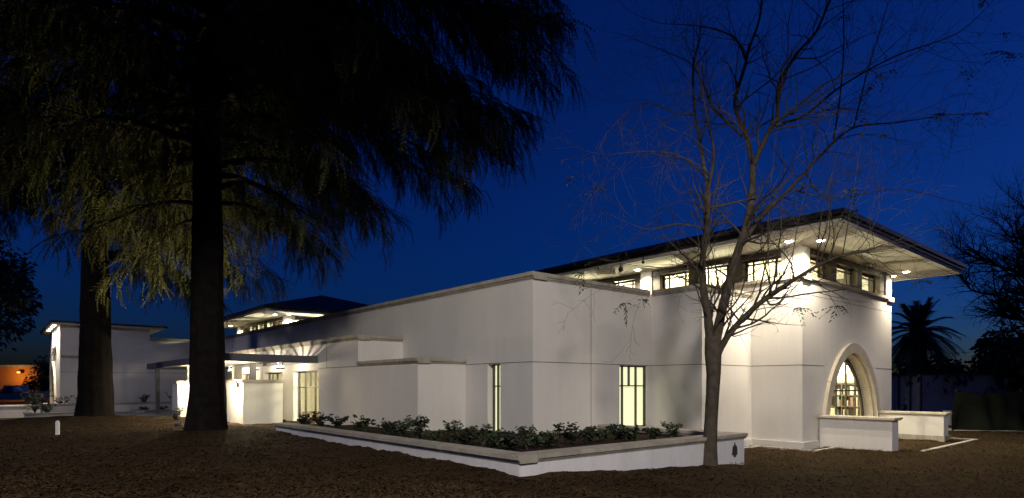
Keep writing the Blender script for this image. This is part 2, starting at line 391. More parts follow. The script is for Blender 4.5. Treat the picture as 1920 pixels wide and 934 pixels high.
fo.matrix_local = Matrix(((0, 0, -1, WX-.04), (-1, 0, 0, 31.6), (0, 1, 0, 3.45), (0, 0, 0, 1)))
# clerestory towers
def lamp(name, kind, p, energy, col, parent=None, size=.1, spot=None, blend=1.0, rot=None):
    d = bpy.data.lights.new(name, kind); d.energy = energy; d.color = col
    if kind in ('POINT', 'SPOT'): d.shadow_soft_size = size
    if kind == 'SPOT': d.spot_size = spot; d.spot_blend = blend
    o = bpy.data.objects.new(name, d); COL.objects.link(o)
    if parent is not None: o.parent = parent; o.location = p
    else: o.location = p
    if rot: o.rotation_euler = rot
    return o
ZS = 5.63
def tower(x0, y0, x1, y1, segA, segB, lights, arch=None, power=650, post=None):
    # walls below the sill
    wall('A', x0, y0, y1, -.3, ZT-.1, .3)
    if arch: LIB.part('wall', arch(x0+.301, x1), STUCCO)
    else: wall('B', y0, x0+.301, x1, -.3, ZT-.1, .3)
    wall('A', x1-.3, y0+.301, y1, -.3, ZT-.1, .3); wall('B', y1, x0, x1, -.3, ZS, .3)
    cap_run(LIB, 'A', x0, y0-.07, y1, ZT, seg=2.4, wid=.45, h=.15, m=STONE_L); cap_run(LIB, 'B', y0, x0+.455, x1-.455, ZT, seg=2.2, wid=.45, h=.15, m=STONE_L)
    cap_run(LIB, 'A', x1-.45, y0-.07, y1, ZT, seg=3, wid=.52, over=.0, h=.15, m=STONE_L)
    h0, h1 = 5.46, ZS-.002
    LIB.part('header_beam', MB().box(x0+.05, x0+.38, y0+.4, y1, h0, h1).box(x0+.4, x1-.4, y0+.05, y0+.38, h0, h1).box(x1-.38, x1-.05, y0+.4, y1, h0, h1), BRONZE)
    def row(ax, pos, base, segs):
        for (kind, p, q) in segs:
            p, q = base+p, base+q
            if kind == 'pier':
                mb = MB()
                if ax == 'A': mb.box(pos+.0, pos+.45, p, q, ZT+.001, ZS-.001)
                else: mb.box(p, q, pos+.0, pos+.45, ZT+.001, ZS-.001)
                LIB.part('pier', mb, STUCCO)
            elif kind == 'post':
                mb = MB()
                if ax == 'A': mb.box(pos+.06, pos+.40, p, q, ZT+.001, h0)
                else: mb.box(p, q, pos+.06, pos+.40, ZT+.001, h0)
                LIB.part('post', mb, post or BRONZE_P)
            else: window(ax, pos, p+.002, q-.002, ZT+.005, h0-.002, vs=(.22, .8), hs=(.80,), rec=.26, bar=.035, fr=.05)
    row('A', x0, y0, segA); row('B', y0, x0, segB)
    LIB.part('pier', MB().box(x1-.45, x1, y0+.46, y0+.9, ZT+.001, ZS-.001), STUCCO)
    LIB.part('side_glazing', MB().box(x1-.3, x1-.28, y0+.9, y1, ZT, h0), GLASS)
    # roof: soffit, fascia, gutter, hip
    o = 1.77; X0, X1, Y0, Y1 = x0-o, x1+o, y0-o, y1+o
    LIB.part('soffit', MB().box(X0+.16, X1-.16, Y0+.16, Y1-.16, ZS, ZS+.05), SOFFIT)
    for q in ((X0+.35, X1-.35, Y0+.34, Y0+.352), (X0+.34, X0+.352, Y0+.353, Y1-.35), (X1-.352, X1-.34, Y0+.353, Y1-.35)):
        LIB.part('soffit_reveal', MB().box(*q, ZS-.004, ZS+.003), JOINT)
    def loop(name, i, wd, z0, z1, m):
        a, b, c, d = X0+i, X1-i, Y0+i, Y1-i
        LIB.part(name, MB().box(a, b, c, c+wd, z0, z1), m); LIB.part(name, MB().box(a, b, d-wd, d, z0, z1), m)
        LIB.part(name, MB().box(a, a+wd, c+wd+.001, d-wd-.001, z0, z1), m); LIB.part(name, MB().box(b-wd, b, c+wd+.001, d-wd-.001, z0, z1), m)
    loop('fascia_board', .12, .045, ZS-.012, ZS+.13, SOFFIT); loop('fascia_trim', .07, .06, ZS+.10, ZS+.17, GUTTER)
    loop('gutter', 0.0, .10, ZS+.18, ZS+.29, GUTTER)
    mb = MB(); zr0 = ZS+.295; rise = (X1-X0)/2*.294; cxm = (X0+X1)/2; r0, r1 = Y0+(X1-X0)/2, Y1-(X1-X0)/2
    if r1 < r0: r0 = r1 = (Y0+Y1)/2
    A, B, C, D = (X0+.02, Y0+.02, zr0), (X1-.02, Y0+.02, zr0), (X1-.02, Y1-.02, zr0), (X0+.02, Y1-.02, zr0); E, F = (cxm, r0, zr0+rise), (cxm, r1, zr0+rise)
    mb.quad(A, B, E); mb.quad(C, D, F); mb.quad(B, C, F, E); mb.quad(D, A, E, F); mb.quad(A, D, C, B)
    LIB.part('roof', mb, ROOF)
    for (lx, ly) in lights:
        dl = LIB.part('downlight', MB().lathe([(.001, -.004), (.065, -.004), (.085, -.012), (.095, .0)], (lx, ly, ZS-.001), 14), DOWN)
        lamp('downlight_beam', 'SPOT', (lx, ly, ZS-.05), power, (1, .86, .66), LIB.o, .06, rad(150), 1.0)
ARC_O = arch_curve(2.2, .55, 2.51, 48); ARC_I = arch_curve(1.92, .55, 2.20, 48)
CEN = XT+3.45
segA1 = [('pier', .46, .6), ('win', .6, 1.8), ('post', 1.8, 2.15), ('win', 2.15, 3.3), ('post', 3.3, 3.65), ('win', 3.65, 4.75), ('post', 4.75, 5.05), ('pier', 5.05, 5.5),
         ('post', 5.5, 5.8), ('win', 5.8, 6.95), ('post', 6.95, 7.3), ('win', 7.3, 8.45), ('post', 8.45, 8.8), ('win', 8.8, 9.9), ('post', 9.9, 10.2), ('pier', 10.2, 10.65), ('win', 10.65, 12.4), ('post', 12.4, 12.7), ('pier', 12.7, 13.0)]
segB1 = [('pier', .0, .47), ('win', .47, 2.05), ('post', 2.05, 2.45), ('win', 2.45, 4.05), ('post', 4.05, 4.45), ('win', 4.45, 6.05), ('post', 6.05, 6.45), ('pier', 6.45, 6.96)]
tower(XT, YT, XR, YT+13, segA1, segB1, [(XT-.61, YT+.09), (XT-.05, YT-.51), (XR+.45, YT+.1), (XR-.12, YT-.49), (XT-.46, YT+5.27), (XT-.46, YT+10.4)],
      arch=lambda a, b: arch_wall('B', YT, a, b, -.3, ZT-.1, .3, CEN, ARC_I, zfoot=.55))
segA2 = [('pier', .46, .6), ('win', .6, 1.9), ('post', 1.9, 2.4), ('win', 2.4, 3.4), ('post', 3.4, 3.95), ('win', 3.95, 4.95), ('post', 4.95, 5.5), ('win', 5.5, 6.5), ('post', 6.5, 7.05), ('win', 7.05, 8.0), ('post', 8.0, 8.4), ('pier', 8.4, 8.8)]
tower(2.6, 23.1, 9.6, 31.9, segA2, segB1, [(2.0, 23.2), (2.55, 22.6), (2.0, 31.5), (5.9, 22.6)], power=2200, post=mat('post_lit', (.36, .34, .22), .7))  # far tower posts: lamplight put into a paler post colour
joint('A', XT, YT, -1.66, ZJ); joint('B', YT, XT, CEN-2.05, ZJ); joint('B', YT, CEN+2.05, XR, ZJ); joint('B', YT, XT, XR, 4.28, h=.01)
# plinth at the foot of the tower
LIB.part('plinth', MB().box(XT-.06, XT-.001, YT-.06, -1.665, -.3, .17).box(XT, XT+.93, YT-.06, YT-.001, -.3, .17).box(5.0, XT-.061, -1.72, -1.661, -.3, .17), STUCCO)
ring_stones(LIB, 'B', YT, CEN, ARC_O, ARC_I, -.10, .02, [0, .19, .36, .5, .64, .81, 1])
ring_stones(LIB, 'B', YT, CEN, ARC_I, arch_curve(1.87, .55, 2.15, 48), .021, .42, [0, .19, .36, .64, .81, 1], name='reveal_stone')
# arched glazing: bars and pane set deep in the reveal
gp = arch_curve(1.87, .56, 2.14, 48); yd = YT+.30
mb = MB()
for p, q in zip(gp[:-1], gp[1:]):
    k = .93
    mb.quad((CEN+p[0], yd, p[1]), (CEN+q[0], yd, q[1]), (CEN+q[0]*k, yd, .56+(q[1]-.56)*k), (CEN+p[0]*k, yd, .56+(p[1]-.56)*k))
    mb.quad((CEN+p[0]*k, yd, .56+(p[1]-.56)*k), (CEN+q[0]*k, yd, .56+(q[1]-.56)*k), (CEN+q[0]*k, yd+.06, .56+(q[1]-.56)*k), (CEN+p[0]*k, yd+.06, .56+(p[1]-.56)*k))
def arch_top(x):
    for p, q in zip(gp[:-1], gp[1:]):
        if min(p[0], q[0]) <= x <= max(p[0], q[0]) and p[0] != q[0]: return p[1]+(q[1]-p[1])*(x-p[0])/(q[0]-p[0])
    return .56
for x in (-1.15, -.38, .38, 1.15): mb.box(CEN+x-.022, CEN+x+.022, yd-.005, yd+.055, .56, arch_top(x)-.03)
mb.box(CEN-1.6, CEN+1.6, yd-.008, yd+.05, 1.55, 1.595); mb.box(CEN-1.78, CEN+1.78, yd-.01, yd+.06, .555, .62)
aw = LIB.part('window', mb, BRONZE, label='tall pointed arch window with thin dark bars')
mb = MB()
for p, q in zip(gp[:-1], gp[1:]): mb.quad((CEN+p[0], yd+.03, .56), (CEN+q[0], yd+.03, .56), (CEN+q[0], yd+.03, q[1]), (CEN+p[0], yd+.03, p[1]))
LIB.part('pane', mb, GLASS, aw)
# interiors
LIB.part('interior_floor', MB().box(XT+.31, XR-.31, YT+.31, YT+12.9, .0, .15).box(XB+.31, 6, 6.5, 22, .0, .3), FLOORM)
LIB.part('interior_wall', MB().box(6.0, 6.1, 6.4, 22, .3, 2.85).box(XB+.31, 6, 21.9, 22, .3, 2.85).box(XB+.31, 6, 6.37, 6.47, .3, 2.84).box(XB+.305, 6.1, 6.37, 22, 2.78, 2.84), CREAM)
LIB.part('interior_wall', MB().box(XT+.302, XT+.33, YT+.31, YT+12.6, .15, ZT-.12).box(XR-.33, XR-.302, YT+.31, YT+12.6, .15, ZT-.12).box(XT+.34, XR-.34, YT+12.6, YT+12.65, .15, 5.6), CREAM)
LIB.part('interior_wall', MB().box(2.95, 9.2, 29.5, 29.6, 3.0, 5.6).box(9.2, 9.28, 23.5, 29.5, 3.0, 5.6).box(2.95, 9.2, 23.5, 29.5, 4.2, 4.28), CREAM)  # far tower: side wall and raised floor added to bounce the lamp light
def globe(p, energy, r=.17, rod=1.0, label=''):
    t = Thing('pendant_lamp', p, label, 'lamp', 'round pendant lamps inside the library')
    mb = MB().lathe([(r*math.sin(math.pi*k/10)+1e-4, -r*math.cos(math.pi*k/10)) for k in range(11)], p, 16)
    t.part('globe', mb, GLOBE, smooth_=True); t.part('rod', MB().box(p[0]-.008, p[0]+.008, p[1]-.008, p[1]+.008, p[2]+r, p[2]+r+rod), METAL_D)
    lamp('pendant_glow', 'POINT', (0, 0, r+.12), energy*.5, (1, .88, .62), t.o, .12); lamp('pendant_glow', 'POINT', (0, 0, -r-.12), energy*.5, (1, .88, .62), t.o, .12)
globe((12.4, -2.25, 2.3), 300, rod=3.1, label='round glowing pendant lamp seen through the arched window')
globe((9.6, 1.2, 4.0), 1900, rod=1.4, label='round pendant lamp high in the tower behind the clerestory, nearest the corner')
globe((10.2, 6.0, 4.0), 1900, rod=1.4, label='round pendant lamp high in the tower behind the clerestory, farther back')
globe((.35, 9.1, 2.2), 900, r=.2, rod=.38, label='bright round pendant lamp behind the tall entrance window')
globe((2.0, 14.5, 2.25), 1300, rod=.35, label='round pendant lamp behind the windows under the entrance canopy')
globe((4.9, 24.6, 5.0), 6500, rod=.5, label='round pendant lamp inside the far clerestory tower')
# bookcases and books
BOOKC = [mat('book_%d' % k, c, .7) for k, c in enumerate(((.4, .36, .22), (.13, .22, .17), (.45, .42, .34), (.16, .09, .06), (.08, .13, .18), (.42, .4, .24)))]
def bookcase(u, v0, v1, z0, z1, ns, m, label, blabel, grp, fill=.6, depth=.32, books=70):
    t = Thing('bookcase', (u, v0, z0), label, 'bookcase')
    t.part('back_panel', MB().box(u+depth-.02, u+depth, v0, v1, z0, z1), m)
    t.part('top', MB().box(u-.02, u+depth-.021, v0-.02, v1+.02, z1+.001, z1+.05), m)
    for k in range(ns+1):
        z = z0+(z1-z0-.03)*k/ns
        t.part('shelf', MB().box(u, u+depth-.021, v0+.03, v1-.03, z, z+.03), m)
    nd = max(2, round((v1-v0)/1.0))
    for k in range(nd+1):
        v = v0+(v1-v0-.03)*k/nd; t.part('upright', MB().box(u-.005, u+depth-.022, v, v+.03, z0, z1), m)
    cnt = 0
    for k in range(1, ns):
        z = z0+(z1-z0-.03)*k/ns+.031; v = v0+.06
        while v < v1-.1 and cnt < books:
            wd = R.uniform(.05, .12); h = R.uniform(.2, (z1-z0)/ns-.06)
            if R.random() < fill and all(abs(v+wd/2-(v0+(v1-v0-.03)*q/nd+.015)) > wd/2+.02 for q in range(nd+1)):
                single('book', MB().box(u+.03, u+.25, v, v+wd-.004, z, z+h), R.choice(BOOKC), (u+.14, v+wd/2, z), blabel, 'book', grp, frame='b'); cnt += 1
            v += wd
bookcase(XR-.68, -2.75, 1.2, .15, 1.8, 4, DARKWOOD, 'dark wooden bookcase seen through the arched window', 'book standing in the dark bookcase behind the arched window', 'books behind the arched window', books=110)
bookcase(1.6, 9.5, 13.5, .3, 2.1, 5, PALEWOOD, 'pale bookcase seen through the tall entrance window', 'book standing in the pale bookcase behind the entrance window', 'books behind the entrance window', books=70)
t = Thing('reading_table', (.6, 10.6, .3), 'pale reading table behind the tall entrance window', 'table')
t.part('tabletop', MB().box(.1, 1.1, 9.7, 11.8, .98, 1.02), PALEWOOD)
for a in (.2, 1.0):
    for b in (9.8, 11.7): t.part('leg', MB().box(a-.03, a+.03, b-.03, b+.03, .3, .979), PALEWOOD)
t = Thing('table_lamp', (.7, 11.3, 1.021), 'small table lamp with white cone shade on the reading table', 'lamp')
t.part('stand', MB().lathe([(.09, 0), (.08, .02), (.015, .04), (.015, .22)], (.7, 11.3, 1.021), 12), METAL_D); t.part('lamp_shade', MB().lathe([(.17, .2), (.05, .40)], (.7, 11.3, 1.021), 14), emat('lit_shade', (1, .9, .6), 2.2))
# black dome cameras hanging from the tower soffit
for (px, py), lb in (((1164, 505), 'black dome camera hanging under the tower eave'), ((1206, 492), 'small dark sensor fixed to the eave above the lit pier')):
    Yd = (ZS-.1-1.75)*FPX/(722-py); p = W(px, py, Yd); r = .09 if px < 1200 else .05
    single('dome_camera', MB().lathe([(r*math.sin(math.pi*k/8)+1e-4, -r*math.cos(math.pi*k/8)) for k in range(9)]+[(.02, r), (.02, r+.12)], tuple(p), 12), METAL_D, tuple(p), lb, 'camera', smooth_=True)

# ------------------------------------------------------------------ entrance canopy, pillars, lamps
CV0, CV1, CU0 = 9.0, 21.4, -4.44
CT = Thing('entrance_canopy', (CU0, CV0, 0), 'flat dark steel canopy with slatted strip over the entrance', 'canopy')
zc0, zc1 = 2.48, 2.72
CT.part('edge_beam', MB().box(CU0, XB-.002, CV0, CV0+.09, zc0, zc1), CANOPY); CT.part('edge_beam', MB().box(CU0, XB-.002, CV1-.09, CV1, zc0, zc1), CANOPY)
CT.part('edge_beam', MB().box(CU0, CU0+.09, CV0+.091, CV1-.091, zc0, zc1), CANOPY)
CT.part('roof_slab', MB().box(CU0+.091, -2.6, CV0+.091, CV1-.091, zc1-.06, zc1-.01), CANOPY)
CT.part('ceiling_panel', MB().box(CU0+.095, -2.6, CV0+.095, CV1-.095, zc0+.06, zc0+.08), SOFFIT)
for uu in (-2.59, -1.60): CT.part('beam', MB().box(uu, uu+.08, CV0+.092, CV1-.092, zc0+.02, zc1-.005), CANOPY)
v = CV0+.25
while v < CV1-.2: CT.part('slat', MB().box(-2.505, -1.605, v, v+.07, zc1-.05, zc1-.012), WOODS); v += .34
for v in (10.3, 12.9, 16.0):   # lamps hung under the slatted strip
    f = CT.part('strip_lamp', MB().box(-2.36, -2.24, v-.25, v+.25, 2.30, 2.36).box(-2.31, -2.29, v-.2, v-.18, 2.36, 2.60).box(-2.31, -2.29, v+.18, v+.2, 2.36, 2.60), CANOPY); CT.part('tube', MB().box(-2.34, -2.26, v-.23, v+.23, 2.361, 2.40), LAMPGL2, f)
    lamp('strip_lamp_glow', 'POINT', (-2.3-CU0, v-CV0, 2.43), 70, (1, .86, .64), CT.o, .03)
# low pillar walls with caps
def pillar(u0, u1, v0, v1, z0, z1, label):
    t = Thing('pillar_wall', (u0, v0, z0), label, 'wall', 'low white walls at the entrance')
    t.part('body', MB().box(u0, u1, v0, v1, z0-.4, z1-.1), STUCCO)
    t.part('coping', MB().box(u0-.06, u1+.06, v0-.06, v1+.06, z1-.099, z1-.03).box(u0-.03, u1+.03, v0-.03, v1+.03, z1-.029, z1), STONE); return t
pillar(-3.5, -2.2, 10.35, 12.3, .4, 1.93, 'low white wall right of the entrance walk with a lamp on its side')
pl = pillar(-4.05, -2.3, 17.1, 18.3, .4, 1.93, 'low white wall left of the entrance walk, partly behind the big trunk')
pl.part('outlet_box', MB().box(-3.62, -3.54, 17.08, 17.099, .95, 1.07), METAL_D); pl.part('outlet_box', MB().box(-3.62, -3.55, 17.08, 17.099, .62, .70), METAL_D)
CT.part('column', MB().box(-3.05, -2.87, 11.0, 11.18, 1.931, zc0+.03), CANOPY); CT.part('column', MB().box(-3.6, -3.4, 17.5, 17.7, 1.931, zc0+.05), STUCCO)
CT.part('column', MB().box(-2.4, -2.1, 15.2, 15.5, .3, zc0+.05), STUCCO); CT.part('column', MB().box(-4.2, -4.05, 20.6, 20.75, .1, zc0+.05), CANOPY)
def wall_lamp(p, nrm, label, energy):
    t = Thing('wall_lamp', p, label, 'lamp', 'lit wall lamps at the entrance')
    n = Vector(nrm); c = Vector(p)+n*.10
    t.part('back_plate', MB().box(p[0]-.05-.0*n.x, p[0]+.05, p[1]-.05, p[1]+.05, p[2]-.09, p[2]+.09), METAL_D)
    r = .075; t.part('globe', MB().lathe([(r*math.sin(math.pi*k/8)+1e-4, -r*1.3*math.cos(math.pi*k/8)) for k in range(9)], tuple(c), 12), LAMPGL, smooth_=True)
    t.part('hood', MB().lathe([(.001, .14), (.06, .13), (.09, .10)], tuple(c), 12), METAL_D)
    lamp('wall_lamp_glow', 'POINT', tuple(Vector(n)*.24+Vector((0, 0, .02))), energy, (1, .82, .55), t.o, .05)
wall_lamp((-3.555, 10.85, 1.76), (-1, 0, 0), 'round lit lamp on the right entrance wall', 330)
wall_lamp((-3.25, 17.045, 1.76), (0, -1, 0), 'round lit lamp on the left entrance wall beside the trunk', 330)
# paved entrance walk
mb = MB().box(-5.6, XB, 7.2, 24.5, .2, .43); o = link('entrance_path', mb.mesh('entrance_path'), CONC); o.location = C0; o.rotation_euler = (0, 0, ANG); tag(o, 'pale paved walk under the entrance canopy', 'path', kind='structure')

# ------------------------------------------------------------------ planter in front
PL = Thing('planter', (-3.84, -3.9, 0), 'long low white planter wall with stone coping wrapping the corner', 'planter')
U0, V0, U1, V1, ZC = -3.84, -3.9, 2.66, 6.3, .706
PL.part('wall', MB().box(U0, U0+.25, V0, V1, -.3, ZC-.09), STUCCO_B); PL.part('wall', MB().box(U0+.251, U1, V0, V0+.25, -.3, ZC-.09), STUCCO_B)
PL.part('wall', MB().box(U1-.25, U1, V0+.251, -.003, -.3, ZC-.09), STUCCO_B)
cap_run(PL, 'A', U0, V0-.05, V1, ZC, wid=.33, over=.06, h=.12, seg=1.0); cap_run(PL, 'B', V0, U0+.335, U1+.06, ZC, wid=.33, over=.06, h=.12, seg=.9)
cap_run(PL, 'A', U1-.29, V0+.34, -.005, ZC, wid=.35, over=.06, h=.12, seg=1.0)
PL.part('end_cap', MB().box(U1+.061, U1+.07, V0-.05, V0+.3, ZC-.06, ZC-.01), STONE)
o = PL.part('soil', MB().box(U0+.251, -1.512, V0+.251, V1, .2, .56).box(-1.511, -.002, V0+.251, 2.7, .2, .56).box(-.001, U1-.251, V0+.251, -.003, .2, .56), SOIL)
# bronze medallion on the planter front
em = MB(); cu, cz = 2.25, .36
prof = [(math.sin(a)*.085, math.cos(a)*.115) for a in np.linspace(0, 2*math.pi, 20, endpoint=False)]
i = len(em.v)
for d in (-.0, -.025):
    for a, b in prof: em.v.append((cu+a, V0-.001+d, cz+b))
n_ = len(prof); em.f += [tuple(range(i+n_, i+2*n_))]+[(i+k, i+(k+1) % n_, i+n_+(k+1) % n_, i+n_+k) for k in range(n_)]
em.box(cu-.012, cu+.012, V0-.02, V0-.002, cz+.11, cz+.165).box(cu-.035, cu+.035, V0-.018, V0-.003, cz-.145, cz-.10).box(cu-.10, cu-.075, V0-.018, V0-.003, cz-.10, cz-.04).box(cu+.075, cu+.10, V0-.018, V0-.003, cz-.10, cz-.04).box(cu-.03, cu+.03, V0-.032, V0-.025, cz-.05, cz+.06)
single('medallion', em, METAL_D, (cu, V0, cz), 'small dark oval medallion on the planter wall right of the bare tree', 'plaque', frame='b')

# ------------------------------------------------------------------ leafy things
def leaves_mesh(name, pts, dirs, size, rngs, aspect=.5, droop=.3):
    """one rhombic leaf per point; numpy"""
    n = len(pts); d = dirs/np.linalg.norm(dirs, axis=1, keepdims=True)
    r = rngs.normal(size=(n, 3)); s = np.cross(d, r); s /= np.linalg.norm(s, axis=1, keepdims=True)
    L = size*(.6+.8*rngs.random((n, 1))); B = L*aspect*.5
    v = np.empty((n, 4, 3)); v[:, 0] = pts; v[:, 1] = pts+d*L*.5+s*B; v[:, 2] = pts+d*L-np.array([0, 0, 1])*L*droop; v[:, 3] = pts+d*L*.5-s*B
    me = bpy.data.meshes.new(name); me.vertices.add(4*n); me.loops.add(4*n); me.polygons.add(n)
    me.vertices.foreach_set('co', v.reshape(-1).astype(np.float32)); me.loops.foreach_set('vertex_index', np.arange(4*n, dtype=np.int32))
    me.polygons.foreach_set('loop_start', np.arange(0, 4*n, 4, dtype=np.int32)); me.update(calc_edges=True); me.validate(); return me
def shrub(p, h, wdt, nst, nlf, size, m, label, group, name='shrub', upright=.8, aspect=.5):
    t = Thing(name, tuple(p), label, 'shrub', group, frame='w'); rg = np.random.default_rng(R.randrange(10**6))
    mb = MB(); P_, D_ = [], []
    for k in range(nst):
        th = R.uniform(0, 6.28); sp = R.uniform(.2, 1)*wdt/2; hh = h*R.uniform(.55, 1.0)
        pts = [Vector((math.cos(th)*sp*f**1.3, math.sin(th)*sp*f**1.3, hh*f)) for f in (0, .3, .6, .85, 1)]
        mb.tube([q+Vector(p) for q in pts], [.008, .007, .005, .004, .002], 4, False)
        for _ in range(nlf//nst):
            f = R.uniform(.12, 1.0)**.8; i = min(3, int(f*4)); q = pts[i].lerp(pts[i+1], f*4-i if f < 1 else 1)
            P_.append(q); a = R.uniform(0, 6.28); D_.append((math.cos(a), math.sin(a), R.uniform(-.2, upright)))
    t.part('stem', mb, BARK_D)
    t.part('foliage', leaves_mesh('foliage', np.array([tuple(q) for q in P_]), np.array(D_), size, rg, aspect), m); return t
def on_line(px, kind, c):
    k = (px-960)/FPX; d = BV if kind == 'v' else AV; o = P(0, c) if kind == 'v' else P(c, 0)
    s = (k*o.y-o.x)/(d.x-k*d.y); return (s, c) if kind == 'v' else (c, s)
SH = [(572, .42, .6, LEAF_DK), (602, .5, .7, LEAF_DK), (634, .36, .7, LEAF_DK), (675, .55, .6, LEAF), (725, .42, .6, LEAF_DK), (752, .44, .5, LEAF), (781, .62, .55, LEAF), (815, .34, .4, LEAF_L), (845, .5, .62, LEAF_L), (872, .40, .5, LEAF_DK), (905, .52, .5, LEAF_L), (930, .46, .6, LEAF), (958, .42, .5, LEAF_DK),
      (988, .52, .42, LEAF_L), (1012, .40, .5, LEAF), (1034, .36, .4, LEAF_L), (1068, .50, .62, LEAF_DK), (1100, .46, .5, LEAF), (1130, .38, .5, LEAF_L), (1160, .42, .6, LEAF_DK), (1185, .42, .5, LEAF), (1228, .34, .4, LEAF), (1262, .42, .55, LEAF_L)]
ordn = ['first', 'second', 'third', 'fourth', 'fifth', 'sixth', 'seventh', 'eighth', 'ninth', 'tenth', 'eleventh', 'twelfth', 'thirteenth', 'fourteenth', 'fifteenth', 'sixteenth', 'seventeenth', 'eighteenth', 'nineteenth', 'twentieth', 'twenty-first', 'twenty-second', 'twenty-third']
for k, (px, h, wd, m) in enumerate(SH):
    u, v = on_line(px, 'u', -2.7+R.uniform(-.3, .3)) if px < 950 else on_line(px, 'v', -2.5+R.uniform(-.3, .3))
    shrub(P(u, v, .55), h*.92, wd*1.2, 12, 300, .085 if m is not LEAF_L else .07, m, ('dark' if m is LEAF_DK else 'green' if m is LEAF else 'pale green') + ' leafy shrub in the long planter, %s counted from the entrance end' % ordn[k], 'shrubs in the long planter', aspect=.55)

# ------------------------------------------------------------------ cheek walls by the arch, kerbs
def cheek(u0, u1, label, brick=False):
    t = Thing('cheek_wall', (u0, YT-1.9, 0), label, 'wall', 'low white walls flanking the arched window')
    zb = .16 if brick else -.2
    t.part('body', MB().box(u0, u1, YT-1.9, YT-.062, zb, .80), STUCCO)
    for k in range(2):
        a = YT-1.98+k*.98; b = a+.972 if k == 0 else YT-.062
        t.part('coping_stone', MB().box(u0-.09, u1+.09, a, b, .83, .885).box(u0-.05, u1+.05, a+.03, b, .801, .829), STONE_L)
    if brick:
        for r in range(2):
            for k in range(5):
                a = YT-1.93+k*.38-(.19 if r else 0); a0 = max(a, YT-1.93); b0 = min(a+.372, YT-.07)
                t.part('brick', MB().box(u0-.03, u1+.03, a0, b0, -.02+r*.09, .065+r*.09), STONE)
cheek(XT+.95, XT+1.42, 'low white wall with stone coping left of the arched window')
cheek(XT+5.5, XT+5.98, 'low white wall on a brick base right of the arched window', True)
mb = MB().box(XT+1.5, XT+6.84, YT-2.5, YT-2.38, -.1, .035).box(XT+6.72, XT+6.84, YT-2.379, YT-.3, -.1, .035).box(XT-.55, XT-.45, YT-.6, -1.9, -.1, .03).box(XT-.449, XT+.85, YT-.6, YT-.5, -.1, .03).box(4.9, XT-.551, -2.2, -2.1, -.1, .03)
o = link('kerb', mb.mesh('kerb'), mat('kerb_pale', (.5, .46, .38), .9, .2, 4)); o.location = C0; o.rotation_euler = (0, 0, ANG); tag(o, 'thin pale kerb edging the ground round the tower', 'kerb', kind='structure')
mb = MB(); a, b = Vector((13.2, 24.3, 0)), Vector((34, 21.0, 0)); n_ = Vector((.15, .99, 0))*.75
mb.quad(a-n_+Vector((0,0,.02)), b-n_+Vector((0,0,.02)), b+n_+Vector((0,0,.02)), a+n_+Vector((0,0,.02)))
tag(link('path', mb.mesh('path'), CONC), 'narrow grey path in front of the tarp fence', 'path', kind='structure')

# ------------------------------------------------------------------ left planters, low wall, stake, far left things
def planter_box(u0, u1, v0, v1, z1, label):
    t = Thing('planter', (u0, v0, 0), label, 'planter', 'stepped white planters by the wing')
    t.part('wall', MB().box(u0, u1, v0, v0+.2, -.3, z1-.07), STUCCO); t.part('wall', MB().box(u0, u0+.2, v0+.201, v1, -.3, z1-.07), STUCCO)
    t.part('soil', MB().box(u0+.201, u1, v0+.201, v1, -.1, z1-.14), SOIL)
    t.part('coping_stone', MB().box(u0-.05, u1, v0-.05, v0+.26, z1-.069, z1), STONE); t.part('coping_stone', MB().box(u0-.05, u0+.26, v0+.261, v1, z1-.069, z1), STONE)
planter_box(-8.7, -5.3, 24.1, 25.9, .48, 'lower white planter with pale coping left of the far trunk')
planter_box(-8.0, -1.6, 26.0, 27.99, .84, 'upper white planter running along the wing wall')
planter_box(-4.6, -3.1, 22.9, 24.2, .55, 'small white planter beside the left entrance wall')
for (u, v, z, h, wd, m, lb) in ((-7.9, 25.0, .36, .55, 1.0, LEAF, 'round leafy shrub in the lower planter near the far left'), (-6.6, 25.0, .36, .35, .6, LEAF_DK, 'low dark shrub in the lower planter beside the far trunk'),
        (-7.2, 27.0, .70, .5, .9, LEAF, 'leafy shrub in the upper planter at the wing corner'), (-6.2, 27.2, .70, .6, .9, LEAF_DK, 'dark shrub in the upper planter left of the far trunk'), (-3.6, 27.2, .70, .55, .7, LEAF_DK, 'dark round shrub against the wing wall, nearer the far trunk'), (-2.2, 27.2, .70, .75, .8, LEAF_DK, 'dark round shrub against the wing wall, nearer the canopy'),
        (-4.2, 23.5, .42, .28, .6, LEAF_DK, 'low shrub in the small planter, left one'), (-3.5, 23.5, .42, .28, .6, LEAF_DK, 'low shrub in the small planter, right one'), (-5.0, 12.6, .45, .55, .4, LEAF_DK, 'thin dark sprig beside the big trunk by the entrance wall')):
    shrub(P(u, v, z), h, wd, 9, 220, .09, m, lb, None)
shrub(P(-8.3, 25.9, .4), 1.0, 1.3, 40, 240, .5, LEAF_L, 'pale spiky ornamental grass lit beside the wing entrance', None, name='ornamental_grass', upright=2.5, aspect=.05)
o = single('low_wall', MB().box(-16.5, -7.8, 30.2, 30.5, -.2, .62).box(-16.5, -7.75, 30.14, 30.56, .621, .70), STUCCO, (-12, 30.3, 0), 'long bright low wall in front of the orange building', 'wall', frame='b')
p = W(108, 815, 15.9); p.z = ground_z(p.x, p.y)
single('marker_stake', MB().box(p.x-.045, p.x+.045, p.y-.02, p.y+.02, p.z-.1, p.z+.33).box(p.x-.03, p.x+.03, p.y-.015, p.y+.015, p.z+.331, p.z+.36), mat('white_paint', (.75, .75, .75), .6), tuple(p), 'small white marker stake standing in the mulch', 'stake')
